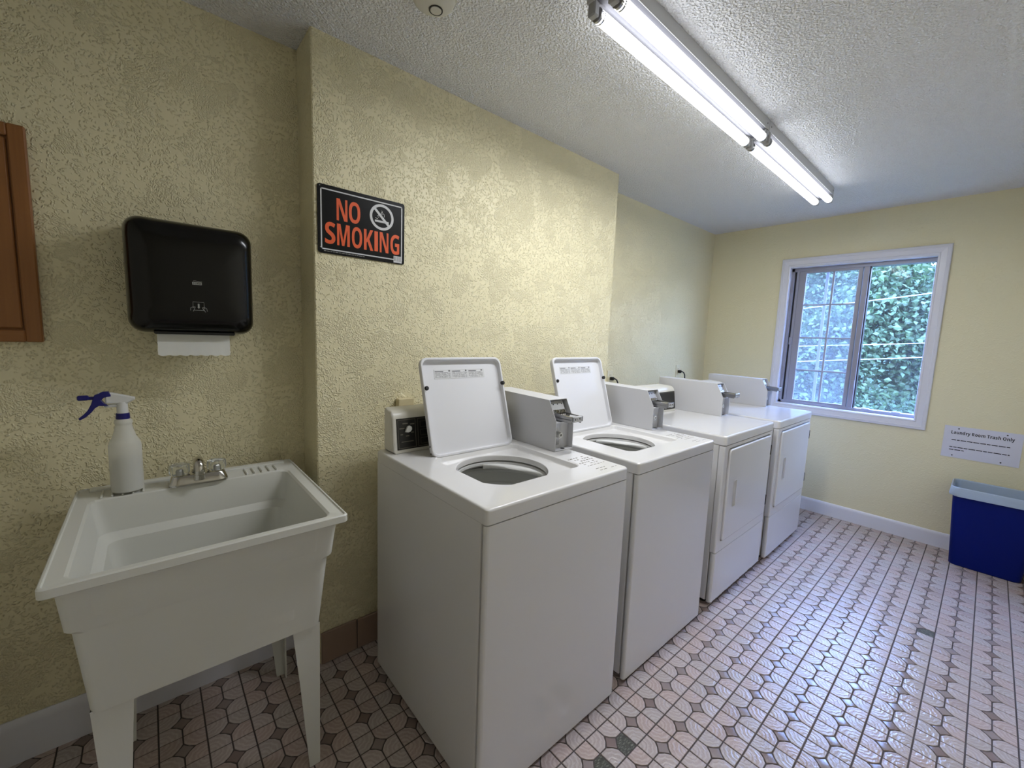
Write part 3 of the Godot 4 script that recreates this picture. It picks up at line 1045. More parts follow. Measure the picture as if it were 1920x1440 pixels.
func coin_box(o: Node3D, x0: float, y: float, zf: float, zb: float) -> void:
	# a meter case: sheet-metal shell open at the front, with the coin slide in its sloping mouth and a lock below
	var w := 0.106
	var t := 0.0028
	var side := PackedVector2Array([Vector2(zb, 0), Vector2(zf, 0), Vector2(zf, 0.121), Vector2(zf - 0.044, 0.205), Vector2(zb, 0.211)])
	var box := G.new()
	for xx in [0.0, w - t]:
		box.prism(side, Vector3(x0 + xx, y, 0), Vector3.BACK, Vector3.UP, Vector3.RIGHT, t, 0.0006)
	var top := PackedVector2Array([Vector2(zb, 0.2085), Vector2(zf - 0.044, 0.2025), Vector2(zf - 0.0435, 0.205), Vector2(zb, 0.211)])
	box.prism(top, Vector3(x0 + 0.001, y, 0), Vector3.BACK, Vector3.UP, Vector3.RIGHT, w - 0.002, 0.0)
	box.cbox(Vector3(x0 + 0.001, y + 0.0005, zb), Vector3(x0 + w - 0.001, y + 0.003, zf), 0.0005)
	box.cbox(Vector3(x0 + 0.001, y + 0.1, zb), Vector3(x0 + w - 0.001, y + 0.2, zb + 0.003), 0.0005)
	var b := part(o, "coin_box", box, M.coin, 30.0)
	# shelf lip at the foot of the mouth and the recessed face below
	part(b, "shelf", G.new().cbox(Vector3(x0 + t, y + 0.1150, zf - 0.09), Vector3(x0 + w - t, y + 0.1205, zf + 0.0005), 0.0012), M.coin)
	part(b, "recessed_face", G.new().cbox(Vector3(x0 + t, y + 0.003, zf - 0.032), Vector3(x0 + w - t, y + 0.117, zf - 0.029), 0.0005), M.coin)
	part(b, "lock_plate", G.new().cbox(Vector3(x0 + 0.022, y + 0.018, zf - 0.0292), Vector3(x0 + 0.052, y + 0.114, zf - 0.0270), 0.0006), M.steel)
	part(b, "lock", G.new().lathe([Vector2(0.0125, 0), Vector2(0.0125, 0.016), Vector2(0.010, 0.020), Vector2(0.0055, 0.0205), Vector2(0.005, 0.018), Vector2(0, 0.018)], 20, Vector3(x0 + 0.040, y + 0.062, zf - 0.027), 0.0, TAU, Vector3.BACK), M.white_plastic)
	part(b, "keyhole", G.new().cbox(Vector3(x0 + 0.0385, y + 0.057, zf - 0.0095), Vector3(x0 + 0.0415, y + 0.067, zf - 0.0070), 0.0005), M.black)
	part(b, "drain_hole", G.new().lathe([Vector2(0.009, 0), Vector2(0.009, 0.0012), Vector2(0.004, 0.0014)], 12, Vector3(x0 + 0.060, y + 0.003, zf - 0.014)), M.rubber)
	# coin slide: head plate with a row of slots, rails, moving tray with a handle
	var head := G.new().cbox(Vector3(-0.036, -0.020, 0.0), Vector3(0.036, 0.020, 0.003), 0.001)
	head.xf(Transform3D(Basis(Vector3.RIGHT, -0.48), Vector3(x0 + w * 0.5, y + 0.178, zf - 0.048)))
	var hp := part(b, "slide_head", head, M.dull_steel)
	hp.set_meta("label", "metal coin slide head with a toothed row of slots")
	var teeth := G.new()
	for k in 8:
		teeth.cbox(Vector3(-0.033 + k * 0.0088, -0.034, -0.002), Vector3(-0.033 + k * 0.0088 + 0.0052, -0.018, 0.006), 0.001)
	teeth.xf(Transform3D(Basis(Vector3.RIGHT, -0.48), Vector3(x0 + w * 0.5, y + 0.178, zf - 0.048)))
	part(b, "coin_slots", teeth, M.chrome)
	for k in 3:
		part(b, "screw", G.new().lathe([Vector2(0.0028, 0), Vector2(0.0028, 0.001), Vector2(0.001, 0.0018)], 8, Vector3(x0 + w * 0.5 + (k - 1) * 0.025, y + 0.184, zf - 0.0475), 0.0, TAU, Vector3(0, 0.46, 0.89)), M.rubber)
	var sl := PackedVector2Array([Vector2(0, -0.010), Vector2(0.012, -0.014), Vector2(0.12, -0.021), Vector2(0.12, 0.006), Vector2(0.0, 0.012)])
	for xx in [0.022, 0.080]:
		part(b, "slide_rail", G.new().prism(sl, Vector3(x0 + xx, y + 0.142, zf - 0.062), Vector3.BACK, Vector3.UP, Vector3.RIGHT, 0.0025, 0.0004), M.steel)
	part(b, "slide_tray", G.new().cbox(Vector3(x0 + 0.022, y + 0.134, zf - 0.066), Vector3(x0 + 0.0825, y + 0.138, zf + 0.062), 0.001), M.steel)
	part(b, "slide_bar", G.new().cbox(Vector3(x0 + 0.034, y + 0.139, zf - 0.066), Vector3(x0 + 0.071, y + 0.148, zf + 0.055), 0.0015), M.chrome)
	part(b, "slide_handle", G.new().cbox(Vector3(x0 + 0.020, y + 0.128, zf + 0.058), Vector3(x0 + 0.0845, y + 0.152, zf + 0.066), 0.002), M.steel)
	part(b, "price_tag", G.new().cbox(Vector3(x0 + 0.030, y + 0.131, zf + 0.0658), Vector3(x0 + 0.074, y + 0.149, zf + 0.0668), 0.0003), M.sign_white)
	text(b, "price", "$1.75", M.ink, Vector2(0.036, 0.011), Transform3D(Basis(), Vector3(x0 + 0.052, y + 0.140, zf + 0.0670)), 0.0004)


func console(o: Node3D, x0: float, x1: float, y: float, zf: float, zb: float, knob: bool) -> void:
	var prof := PackedVector2Array([Vector2(zb, 0.0), Vector2(zf + 0.006, 0.0), Vector2(zf + 0.008, 0.004), Vector2(zf - 0.008, 0.128), Vector2(zf - 0.014, 0.146), Vector2(zf - 0.026, 0.158), Vector2(zf - 0.042, 0.163), Vector2(zb + 0.01, 0.167), Vector2(zb, 0.160)])
	var c := part(o, "console", G.new().prism(prof, Vector3(x0, y + 0.0006, 0), Vector3.BACK, Vector3.UP, Vector3.RIGHT, x1 - x0, 0.007), M.console, 50.0)
	# dark control panel on the slightly tilted front
	var tilt := atan2(0.016, 0.124)
	var pw := x1 - x0 - 0.024
	var tr := Transform3D(Basis(Vector3.RIGHT, -tilt), Vector3(x0 + 0.014, y + 0.014, zf + 0.0066))
	part(c, "control_panel", G.new().cbox(Vector3(0, 0, -0.001), Vector3(pw, 0.118, 0.0018), 0.0006).xf(tr), M.panel)
	var lines := G.new()
	var frames := [[0.005, 0.078], [0.087, pw - 0.006]]
	for f in frames:
		for e in [[f[0], 0.005, f[1], 0.0066], [f[0], 0.1115, f[1], 0.113], [f[0], 0.005, f[0] + 0.0014, 0.113], [f[1] - 0.0014, 0.005, f[1], 0.113]]:
			lines.cbox(Vector3(e[0], e[1], 0.0016), Vector3(e[2], e[3], 0.0021), 0.0001)
	if knob:
		for e in [[0.010, 0.078, 0.022], [0.024, 0.096, 0.022], [0.055, 0.092, 0.018], [0.014, 0.055, 0.010], [0.036, 0.048, 0.014], [0.058, 0.060, 0.012]]:
			lines.cbox(Vector3(e[0], e[1], 0.0016), Vector3(e[0] + e[2], e[1] + 0.004, 0.0021), 0.0001)
		for k in 12:
			lines.cbox(Vector3(0.017 + k * 0.0042, 0.0275, 0.0016), Vector3(0.017 + k * 0.0042 + 0.0033, 0.0305, 0.0021), 0.0001)
		for k in 3:
			for e in [[0.098, 0.014 + k * 0.032, 0.140, 0.0150 + k * 0.032], [0.098, 0.036 + k * 0.032, 0.140, 0.037 + k * 0.032], [0.098, 0.014 + k * 0.032, 0.099, 0.037 + k * 0.032], [0.139, 0.014 + k * 0.032, 0.140, 0.037 + k * 0.032]]:
				lines.cbox(Vector3(e[0], e[1], 0.0016), Vector3(e[2], e[3], 0.0021), 0.0001)
	part(c, "panel_print", lines.xf(tr), M.print_grey)
	if knob:
		var kn := G.new().prism(PackedVector2Array([Vector2(-0.014, -0.010), Vector2(-0.004, -0.012), Vector2(0.006, -0.009), Vector2(0.012, -0.001), Vector2(0.011, 0.008), Vector2(0.004, 0.013), Vector2(-0.004, 0.011), Vector2(-0.010, 0.002)]), Vector3(0.045, 0.076, 0.0018), Vector3.RIGHT, Vector3.UP, Vector3.BACK, 0.014, 0.002)
		part(c, "cycle_knob", kn.xf(tr), M.white_plastic)


func washer(x0: float, x1: float, zf: float, T: float, label: String, idx: int) -> void:
	var w := x1 - x0
	var D := 0.70
	var o := thing("washing_machine", label, "washer", Vector3(x0, 0, zf), "top-load washers")
	var gap := 0.012
	# cabinet, front panel that wraps the corners, feet
	part(o, "cabinet", G.new().loft([rr(0.0015, w - 0.0015, -D, -0.0245, 0.004, gap + 0.012, 2), rr(0.0015, w - 0.0015, -D, -0.0245, 0.004, T - 0.046, 2), rr(0.012, w - 0.012, -D + 0.012, -0.036, 0.004, T - 0.046, 2), rr(0.012, w - 0.012, -D + 0.012, -0.036, 0.004, gap + 0.03, 2)]), M.enamel, 30.0)
	var fp := G.new()
	fp.loft([rr(0, w, -0.022, 0, 0.0105, gap, 4), rr(-0.0, w, -0.022, 0, 0.0105, T - 0.0472, 4)])
	part(o, "front_panel", fp, M.enamel, 35.0)
	for sx in [0.05, w - 0.05]:
		for sz in [-0.06, -D + 0.06]:
			part(o, "foot", G.new().lathe([Vector2(0.020, 0.0003), Vector2(0.022, 0.004), Vector2(0.012, 0.010), Vector2(0.008, 0.03)], 12, Vector3(sx, 0, sz)), M.rubber)
	# top with a sunken lid well and the round tub opening
	var c := Vector2(0.303, -0.302)
	var ang := []
	for k in 120:
		ang.append(TAU * k / 120.0)
	for p in [Vector2(0, 0), Vector2(w, 0), Vector2(w, -D), Vector2(0, -D)]:
		var a: float = (p - c).angle()
		for e in [-0.03, -0.018, -0.008, 0.0, 0.008, 0.018, 0.03]:
			ang.append(fposmod(a + e, TAU))
	ang.sort()
	var rx0 := 0.122
	var rx1 := 0.518
	var rz0 := -0.486
	var rz1 := -0.113
	var top := G.new()
	top.loft([
		ring_at(ang, c, 0.004, w - 0.004, -D + 0.004, -0.004, 0.010, T - 0.0455),
		ring_at(ang, c, 0.0, w, -D, 0.0, 0.013, T - 0.044),
		ring_at(ang, c, 0.0, w, -D, 0.0, 0.014, T - 0.009),
		ring_at(ang, c, 0.001, w - 0.001, -D + 0.001, -0.001, 0.014, T - 0.004),
		ring_at(ang, c, 0.004, w - 0.004, -D + 0.004, -0.004, 0.014, T - 0.001),
		ring_at(ang, c, 0.009, w - 0.009, -D + 0.009, -0.009, 0.014, T),
		ring_at(ang, c, rx0 - 0.006, rx1 + 0.006, rz0 - 0.004, rz1 + 0.006, 0.036, T),
		ring_at(ang, c, rx0, rx1, rz0, rz1, 0.032, T - 0.004),
		ring_at(ang, c, rx0 + 0.004, rx1 - 0.004, rz0 + 0.004, rz1 - 0.004, 0.029, T - 0.018),
		ring_at(ang, c, rx0 + 0.009, rx1 - 0.009, rz0 + 0.008, rz1 - 0.009, 0.027, T - 0.022),
		circle_at(ang, c, 0.1700, T - 0.0225),
		circle_at(ang, c, 0.1670, T - 0.0245),
		circle_at(ang, c, 0.1655, T - 0.030),
		circle_at(ang, c, 0.1655, T - 0.044)], false, false)
	part(o, "top_cover", top, M.enamel, 38.0)
	var cc := Vector3(c.x, 0, c.y)
	var ringp := part(o, "tub_ring", G.new().lathe([Vector2(0.190, T - 0.046), Vector2(0.172, T - 0.047), Vector2(0.164, T - 0.052), Vector2(0.162, T - 0.060), Vector2(0.170, T - 0.068), Vector2(0.195, T - 0.070)], 64, cc, 0.0, TAU, Vector3.UP, false), M.tub)
	ringp.set_meta("label", "grey plastic ring under the tub opening")
	part(o, "basket", G.new().lathe([Vector2(0.232, T - 0.084), Vector2(0.214, T - 0.088), Vector2(0.210, T - 0.098), Vector2(0.228, T - 0.112), Vector2(0.226, T - 0.150), Vector2(0.222, T - 0.156), Vector2(0.226, T - 0.162), Vector2(0.226, T - 0.42), Vector2(0.06, T - 0.46), Vector2(0.0, T - 0.46)], 64, cc, 0.0, TAU, Vector3.UP, false), M.basket)
	part(o, "outer_tub", G.new().lathe([Vector2(0.245, T - 0.075), Vector2(0.250, T - 0.50), Vector2(0.0, T - 0.52)], 40, cc, 0.0, TAU, Vector3.UP, false), M.rubber)
	# softener dispenser lobe on the far side of the ring
	var lobe := []
	for k in 15:
		var f := k / 14.0
		var a := deg_to_rad(lerpf(-78.0, 26.0, f))
		var fat: float = 0.020 * pow(sin(PI * clampf(f, 0.03, 0.97)), 0.9)
		var r := PackedVector3Array()
		for s in 10:
			var b := TAU * s / 10
			var rad := 0.163 - fat + cos(b) * fat
			r.append(cc + Vector3(cos(a) * rad, T - 0.064 + sin(b) * 0.010, sin(a) * rad))
		lobe.append(r)
	part(o, "softener_dispenser", G.new().loft(lobe), M.white_plastic, 60.0)
	# lid, swung up and leaning back
	var lw := 0.392
	var lh := 0.383
	var lx := 0.123
	var th := deg_to_rad(17.0)
	var tr := Transform3D(Basis(Vector3.RIGHT, Vector3(0, cos(th), -sin(th)), Vector3(0, sin(th), cos(th))), Vector3(lx, T - 0.006, -0.492))
	var lr := []
	for e in [[0.008, -0.015, 0.028], [0.002, -0.013, 0.030], [0.0, -0.008, 0.030], [0.0, 0.006, 0.030], [0.002, 0.0085, 0.029], [0.008, 0.0085, 0.026], [0.0095, 0.006, 0.025], [0.0115, -0.008, 0.024], [0.016, -0.010, 0.020]]:
		var r := PackedVector3Array()
		for p in rr2(e[0], lw - e[0], e[0], lh - e[0], e[2]):
			r.append(Vector3(p.x, p.y, e[1]))
		lr.append(r)
	var lid := part(o, "lid", G.new().loft(lr).xf(tr), M.enamel_lid, 38.0)
	for e in [[0.012, 0.264], [lw - 0.006, 0.268]]:
		part(lid, "bumper", G.new().lathe([Vector2(0.0085, 0), Vector2(0.0085, 0.010), Vector2(0.006, 0.013), Vector2(0.002, 0.013)], 16, Vector3(e[0], e[1], 0.002), 0.0, TAU, Vector3.BACK).xf(tr), M.rubber)
	var st := G.new().cbox(Vector3(0.062, 0.300, -0.0102), Vector3(0.306, 0.337, -0.0094), 0.0001)
	st.ua = Vector3(1.0 / 0.244, 0, 0)
	st.va = Vector3(0, -1.0 / 0.037, 0)
	st.uo = Vector2(-0.062 / 0.244, 0.337 / 0.037)
	var sm := st.mesh()
	var so := MeshInstance3D.new()
	so.name = "warning_sticker"
	so.mesh = sm
	so.material_override = M.sticker
	lid.add_child(so, true)
	so.transform = tr
	for e in [0.018, 0.045]:
		part(lid, "hinge_pin", G.new().lathe([Vector2(0.0035, 0), Vector2(0.003, 0.001)], 10, Vector3(-0.0005, e, -0.002), 0.0, TAU, Vector3.LEFT).xf(tr), M.rubber)
	console(o, 0.024, 0.552, T, -0.606, -D + 0.01, true)
	coin_box(o, 0.562 if idx == 0 else 0.572, T + 0.0006, -0.285, -D + 0.01)
	# printed loading guide on the front corner of the top
	var pr := G.new()
	var r := RandomNumberGenerator.new()
	r.seed = 77
	for row in 9:
		var z := -0.185 + row * 0.0185
		var x := w - 0.125 + (0.004 if row > 3 else 0.0)
		while x < w - 0.028:
			var l := r.randf_range(0.003, 0.011) if row < 4 else r.randf_range(0.006, 0.02)
			if r.randf() < 0.68:
				pr.cbox(Vector3(x, T, z), Vector3(minf(x + l, w - 0.026), T + 0.0004, z + (0.006 if row < 4 else 0.0028)), 0.0001)
			x += l + 0.007
	part(o, "printed_guide", pr, M.print_grey)


func dryer(x0: float, x1: float, zf: float, T: float, label: String, idx: int) -> void:
	var w := x1 - x0
	var D := 0.70
	var o := thing("tumble_dryer", label, "dryer", Vector3(x0, 0, zf), "front-load dryers")
	var gap := 0.022
	part(o, "cabinet", G.new().cbox(Vector3(0.0015, gap + 0.006, -D), Vector3(w - 0.0015, T - 0.050, -0.0295), 0.003), M.enamel)
	# upper front frame, cut for the door
	var dx0 := 0.052
	var dx1 := 0.655
	var dy0 := 0.352
	var dy1 := 0.840
	var ys := 0.297
	var dc := Vector2((dx0 + dx1) * 0.5, (dy0 + dy1) * 0.5)
	var fa := []
	for k in 96:
		fa.append(TAU * k / 96.0)
	for p in [Vector2(0, ys), Vector2(w, ys), Vector2(w, T - 0.052), Vector2(0, T - 0.052), Vector2(dx0, dy0), Vector2(dx1, dy0), Vector2(dx1, dy1), Vector2(dx0, dy1)]:
		for e in [-0.05, -0.036, -0.024, -0.012, 0.0, 0.012, 0.024, 0.036, 0.05]:
			fa.append(fposmod((p - dc).angle() + e, TAU))
	fa.sort()
	var frings := []
	for e in [[0.0, -0.027, 0], [0.0, -0.010, 0], [0.001, -0.005, 0], [0.004, -0.0015, 0], [0.009, 0.0, 0], [-0.0058, 0.0, 1], [-0.0045, -0.0015, 1], [-0.0045, -0.024, 1]]:
		var r0: PackedVector3Array
		if e[2] == 0:
			r0 = ring_at(fa, dc, e[0], w - e[0], ys, T - 0.052, 0.002, 0.0)
		else:
			r0 = ring_at(fa, dc, dx0 + e[0], dx1 - e[0], dy0 + e[0], dy1 - e[0], 0.024, 0.0)
		var r := PackedVector3Array()
		for p in r0:
			r.append(Vector3(p.x, p.z, e[1]))
		frings.append(r)
	part(o, "front_panel", G.new().loft(frings, false, false), M.enamel, 35.0)
	var lo := G.new()
	lo.loft([rr(0.004, w - 0.004, -0.026, -0.004, 0.010, gap, 4), rr(0.0, w, -0.027, 0.001, 0.012, gap + 0.006, 4), rr(0.0, w, -0.027, 0.001, 0.012, ys - 0.007, 4), rr(0.001, w - 0.001, -0.026, -0.001, 0.012, ys - 0.003, 4)])
	part(o, "toe_panel", lo, M.enamel, 35.0)
	for sx in [0.05, w - 0.05]:
		for sz in [-0.06, -D + 0.06]:
			part(o, "foot", G.new().lathe([Vector2(0.020, 0.0003), Vector2(0.022, 0.004), Vector2(0.012, 0.010), Vector2(0.008, 0.04)], 12, Vector3(sx, 0, sz)), M.rubber)
	# the door hangs in the opening
	var hx0 := 0.134
	var hx1 := 0.166
	var hy0 := 0.520
	var hy1 := 0.664
	var dr := G.new()
	var outer := rr2(dx0, dx1, dy0, dy1, 0.020, 6)
	var dring := []
	for e in [[0.0, -0.016], [0.0, 0.0075], [0.0025, 0.0105], [0.006, 0.0115]]:
		var r := PackedVector3Array()
		for p in G.inset(outer, e[0]) if e[0] > 0.0 else outer:
			r.append(Vector3(p.x, p.y, e[1] - 0.001))
		dring.append(r)
	# face of the door with the opening of the pull
	var face := G.inset(outer, 0.006)
	dr.loft(dring, true, false)
	var hole := rr2(hx0, hx1, hy0, hy1, 0.006, 3)
	hole.reverse()
	var bridge := PackedVector2Array()
	# door face as two polygons, split at the middle of the pull
	var my := (hy0 + hy1) * 0.5
	for up in [true, false]:
		var clip := PackedVector2Array([Vector2(-1, my), Vector2(2, my), Vector2(2, 3), Vector2(-1, 3)]) if up else PackedVector2Array([Vector2(-1, -1), Vector2(2, -1), Vector2(2, my), Vector2(-1, my)])
		for half in Geometry2D.intersect_polygons(face, clip):
			for piece in Geometry2D.clip_polygons(half, rr2(hx0, hx1, hy0, hy1, 0.006, 3)):
				var tri := Geometry2D.triangulate_polygon(piece)
				for i in range(0, tri.size(), 3):
					var a := Vector3(piece[tri[i]].x, piece[tri[i]].y, 0.0105)
					var b := Vector3(piece[tri[i + 1]].x, piece[tri[i + 1]].y, 0.0105)
					var d := Vector3(piece[tri[i + 2]].x, piece[tri[i + 2]].y, 0.0105)
					if (b - a).cross(d - a).z > 0.0:
						dr.t(a, b, d)
					else:
						dr.t(a, d, b)
	var door := part(o, "door", dr, M.enamel, 35.0)
	var pull := G.new()
	var pr := []
	for e in [[-0.003, 0.0120], [-0.001, 0.0135], [0.0015, 0.0125], [0.004, 0.004], [0.007, 0.0015]]:
		var r := PackedVector3Array()
		for p in G.inset(rr2(hx0, hx1, hy0, hy1, 0.006, 4), e[0]):
			r.append(Vector3(p.x, p.y, e[1]))
		pr.append(r)
	pull.loft(pr, false, true)
	part(door, "door_pull", pull, M.enamel, 40.0)
	for y in [0.717, 0.403]:
		part(o, "hinge", G.new().cbox(Vector3(dx1 + 0.003, y, 0.0), Vector3(dx1 + 0.012, y + 0.062, 0.011), 0.002), M.alu_dark)
	# top panel, slightly dished, with rounded edges
	var tp := G.new()
	tp.loft([
		rr(0.004, w - 0.004, -D, -0.004, 0.010, T - 0.050, 4), rr(0.0, w, -D, 0.004, 0.014, T - 0.046, 4), rr(0.0, w, -D, 0.004, 0.014, T - 0.010, 4),
		rr(0.0015, w - 0.0015, -D, 0.0025, 0.014, T - 0.004, 4), rr(0.006, w - 0.006, -D, -0.002, 0.013, T, 4), rr(0.013, w - 0.013, -D, -0.009, 0.010, T, 4),
		rr(0.020, w - 0.020, -D + 0.004, -0.016, 0.008, T - 0.002, 4)])
	part(o, "top_panel", tp, M.enamel, 35.0)
	console(o, 0.026, 0.540, T - 0.002, -0.556, -D + 0.01, false)
	coin_box(o, 0.583 if idx == 0 else 0.588, T - 0.0015, -0.265, -D - 0.01)


# ---------------------------------------------------------------- sink corner
func build_sink() -> void:
	var X0 := -1.200
	var X1 := -0.603
	var Z0 := -0.968
	var Z1 := -0.320
	var Y := 0.850
	var o := thing("utility_sink", "white plastic utility sink on four tapered legs under the towel dispenser", "sink", Vector3((X0 + X1) * 0.5, 0, (Z0 + Z1) * 0.5))
	var ox := -(X0 + X1) * 0.5
	var oz := -(Z0 + Z1) * 0.5
	var sh := Transform3D(Basis(), Vector3(ox, 0, oz))
	var ix0 := X0 + 0.040
	var ix1 := X1 - 0.042
	var iz0 := Z0 + 0.120
	var iz1 := Z1 - 0.034
	var g := G.new()
	g.loft([
		rr(-1.135, -0.668, -0.905, -0.425, 0.02, 0.487, 4),
		rr(-1.150, -0.660, -0.925, -0.402, 0.020, 0.490, 4),
		rr(-1.166, -0.640, -0.935, -0.379, 0.022, 0.704, 4),
		rr(-1.176, -0.630, -0.945, -0.369, 0.022, 0.716, 4),
		rr(-1.184, -0.619, -0.950, -0.356, 0.022, 0.818, 4),
		rr(-1.188, -0.616, -0.952, -0.350, 0.020, 0.826, 4),
		rr(X0 + 0.004, X1 - 0.004, Z0, Z1 - 0.004, 0.010, 0.826, 4),
		rr(X0, X1, Z0, Z1, 0.012, 0.829, 4),
		rr(X0, X1, Z0, Z1, 0.012, Y - 0.003, 4),
		rr(X0 + 0.0025, X1 - 0.0025, Z0 + 0.002, Z1 - 0.0025, 0.012, Y, 4),
		rr(X0 + 0.006, X1 - 0.006, Z0 + 0.004, Z1 - 0.006, 0.010, Y, 4),
		rr(X0 + 0.008, X1 - 0.008, Z0 + 0.005, Z1 - 0.008, 0.010, Y - 0.004, 4),
		rr(ix0 - 0.006, ix1 + 0.006, iz0 - 0.004, iz1 + 0.006, 0.020, Y - 0.005, 4),
		rr(ix0, ix1, iz0, iz1, 0.022, Y - 0.010, 4),
		rr(ix0 + 0.012, ix1 - 0.012, iz0 + 0.008, iz1 - 0.010, 0.030, 0.742, 4),
		rr(ix0 + 0.032, ix1 - 0.030, iz0 + 0.030, iz1 - 0.026, 0.032, 0.722, 4),
		rr(ix0 + 0.050, ix1 - 0.046, iz0 + 0.048, iz1 - 0.042, 0.045, 0.540, 4),
		rr(ix0 + 0.085, ix1 - 0.080, iz0 + 0.085, iz1 - 0.080, 0.050, 0.515, 4)])
	part(o, "basin", g.xf(sh), M.sink, 36.0)
	# soap shelf ridges at both ends of the back ledge
	for k in 10:
		var x := (-1.142 + k * 0.0235) if k < 5 else (-0.770 + (k - 5) * 0.0235)
		part(o, "soap_ridge", G.new().cbox(Vector3(x, Y - 0.006, -0.925), Vector3(x + 0.006, Y + 0.001, -0.858), 0.002).xf(sh), M.sink)
	part(o, "back_ledge", G.new().cbox(Vector3(X0 + 0.03, Y - 0.006, Z0 + 0.005), Vector3(X1 - 0.03, Y + 0.003, Z0 + 0.034), 0.002).xf(sh), M.sink)
	part(o, "drain", G.new().lathe([Vector2(0.045, 0.515), Vector2(0.043, 0.520), Vector2(0.030, 0.519), Vector2(0.028, 0.512)], 24, Vector3(-0.905, 0, -0.62)).xf(sh), M.chrome)
	# legs: angle sections that taper to the floor
	for sx in [0, 1]:
		for sz in [0, 1]:
			var xa: float = -1.150 if sx == 0 else -0.660      # outer corner at the top
			var za: float = -0.918 if sz == 0 else -0.408
			var xb: float = -1.132 if sx == 0 else -0.660      # outer corner at the floor
			var zb: float = -0.880 if sz == 0 else -0.428
			var ix := 1.0 if sx == 0 else -1.0
			var iz := 1.0 if sz == 0 else -1.0
			var rings := []
			for e in [[0.494, 0.0, 0.074], [0.30, 0.4, 0.055], [0.0008, 1.0, 0.030]]:
				var x := lerpf(xa, xb, e[1])
				var z := lerpf(za, zb, e[1])
				var wd: float = e[2]
				var t := 0.004
				var r := PackedVector3Array([Vector3(x, e[0], z), Vector3(x + ix * wd, e[0], z), Vector3(x + ix * wd, e[0], z + iz * t), Vector3(x + ix * t, e[0], z + iz * t), Vector3(x + ix * t, e[0], z + iz * wd), Vector3(x, e[0], z + iz * wd)])
				rings.append(r)
			var lg := G.new().loft(rings, false, false)
			part(o, "leg", lg.xf(sh), M.sink, 30.0)


func build_faucet() -> void:
	var o := thing("faucet", "chrome faucet with two clear knobs on the sink's back ledge", "faucet", Vector3(-0.904, 0.8505, -0.872))
	var base := G.new()
	base.loft([rr(-0.080, 0.080, -0.026, 0.034, 0.022, -0.004, 5), rr(-0.080, 0.080, -0.026, 0.036, 0.022, 0.003, 5), rr(-0.071, 0.071, -0.020, 0.026, 0.018, 0.026, 5), rr(-0.066, 0.066, -0.015, 0.020, 0.014, 0.029, 5)])
	part(o, "base", base, M.chrome)
	var path := []
	for k in 13:
		var a := PI * k / 12.0
		path.append(Vector3(0, 0.042 + 0.030 * sin(a), 0.016 - 0.026 * cos(a)))
	var sp := G.new()
	sp.tube([Vector3(0, 0.022, -0.010), Vector3(0, 0.032, -0.010)] + path + [Vector3(0, 0.030, 0.042)], 0.0135, 14)
	part(o, "spout", sp, M.chrome, 60.0)
	part(o, "spout_collar", G.new().lathe([Vector2(0.017, 0.024), Vector2(0.018, 0.030), Vector2(0.0165, 0.036), Vector2(0.014, 0.038)], 20, Vector3(0, 0, -0.010)), M.chrome)
	part(o, "aerator", G.new().lathe([Vector2(0.0150, 0.016), Vector2(0.0155, 0.018), Vector2(0.0155, 0.032), Vector2(0.0135, 0.034)], 20, Vector3(0, 0, 0.042)), M.chrome)
	for x in [-0.050, 0.050]:
		var kb := []
		for e in [[0.010, 0.030], [0.024, 0.031], [0.0265, 0.037], [0.0265, 0.054], [0.0245, 0.062], [0.012, 0.066]]:
			var r := PackedVector3Array()
			for i in 32:
				var a := TAU * i / 32
				var fl: float = 1.0 + 0.055 * cos(a * 8.0)
				r.append(Vector3(x + cos(a) * e[0] * fl, e[1], 0.002 + sin(a) * e[0] * fl))
			kb.append(r)
		var kn := part(o, "knob", G.new().loft(kb), M.acrylic, 50.0)
		kn.set_meta("label", "clear fluted acrylic knob")
		part(kn, "stem", G.new().lathe([Vector2(0.008, 0.024), Vector2(0.007, 0.044), Vector2(0.003, 0.048)], 12, Vector3(x, 0, 0.002)), M.steel)


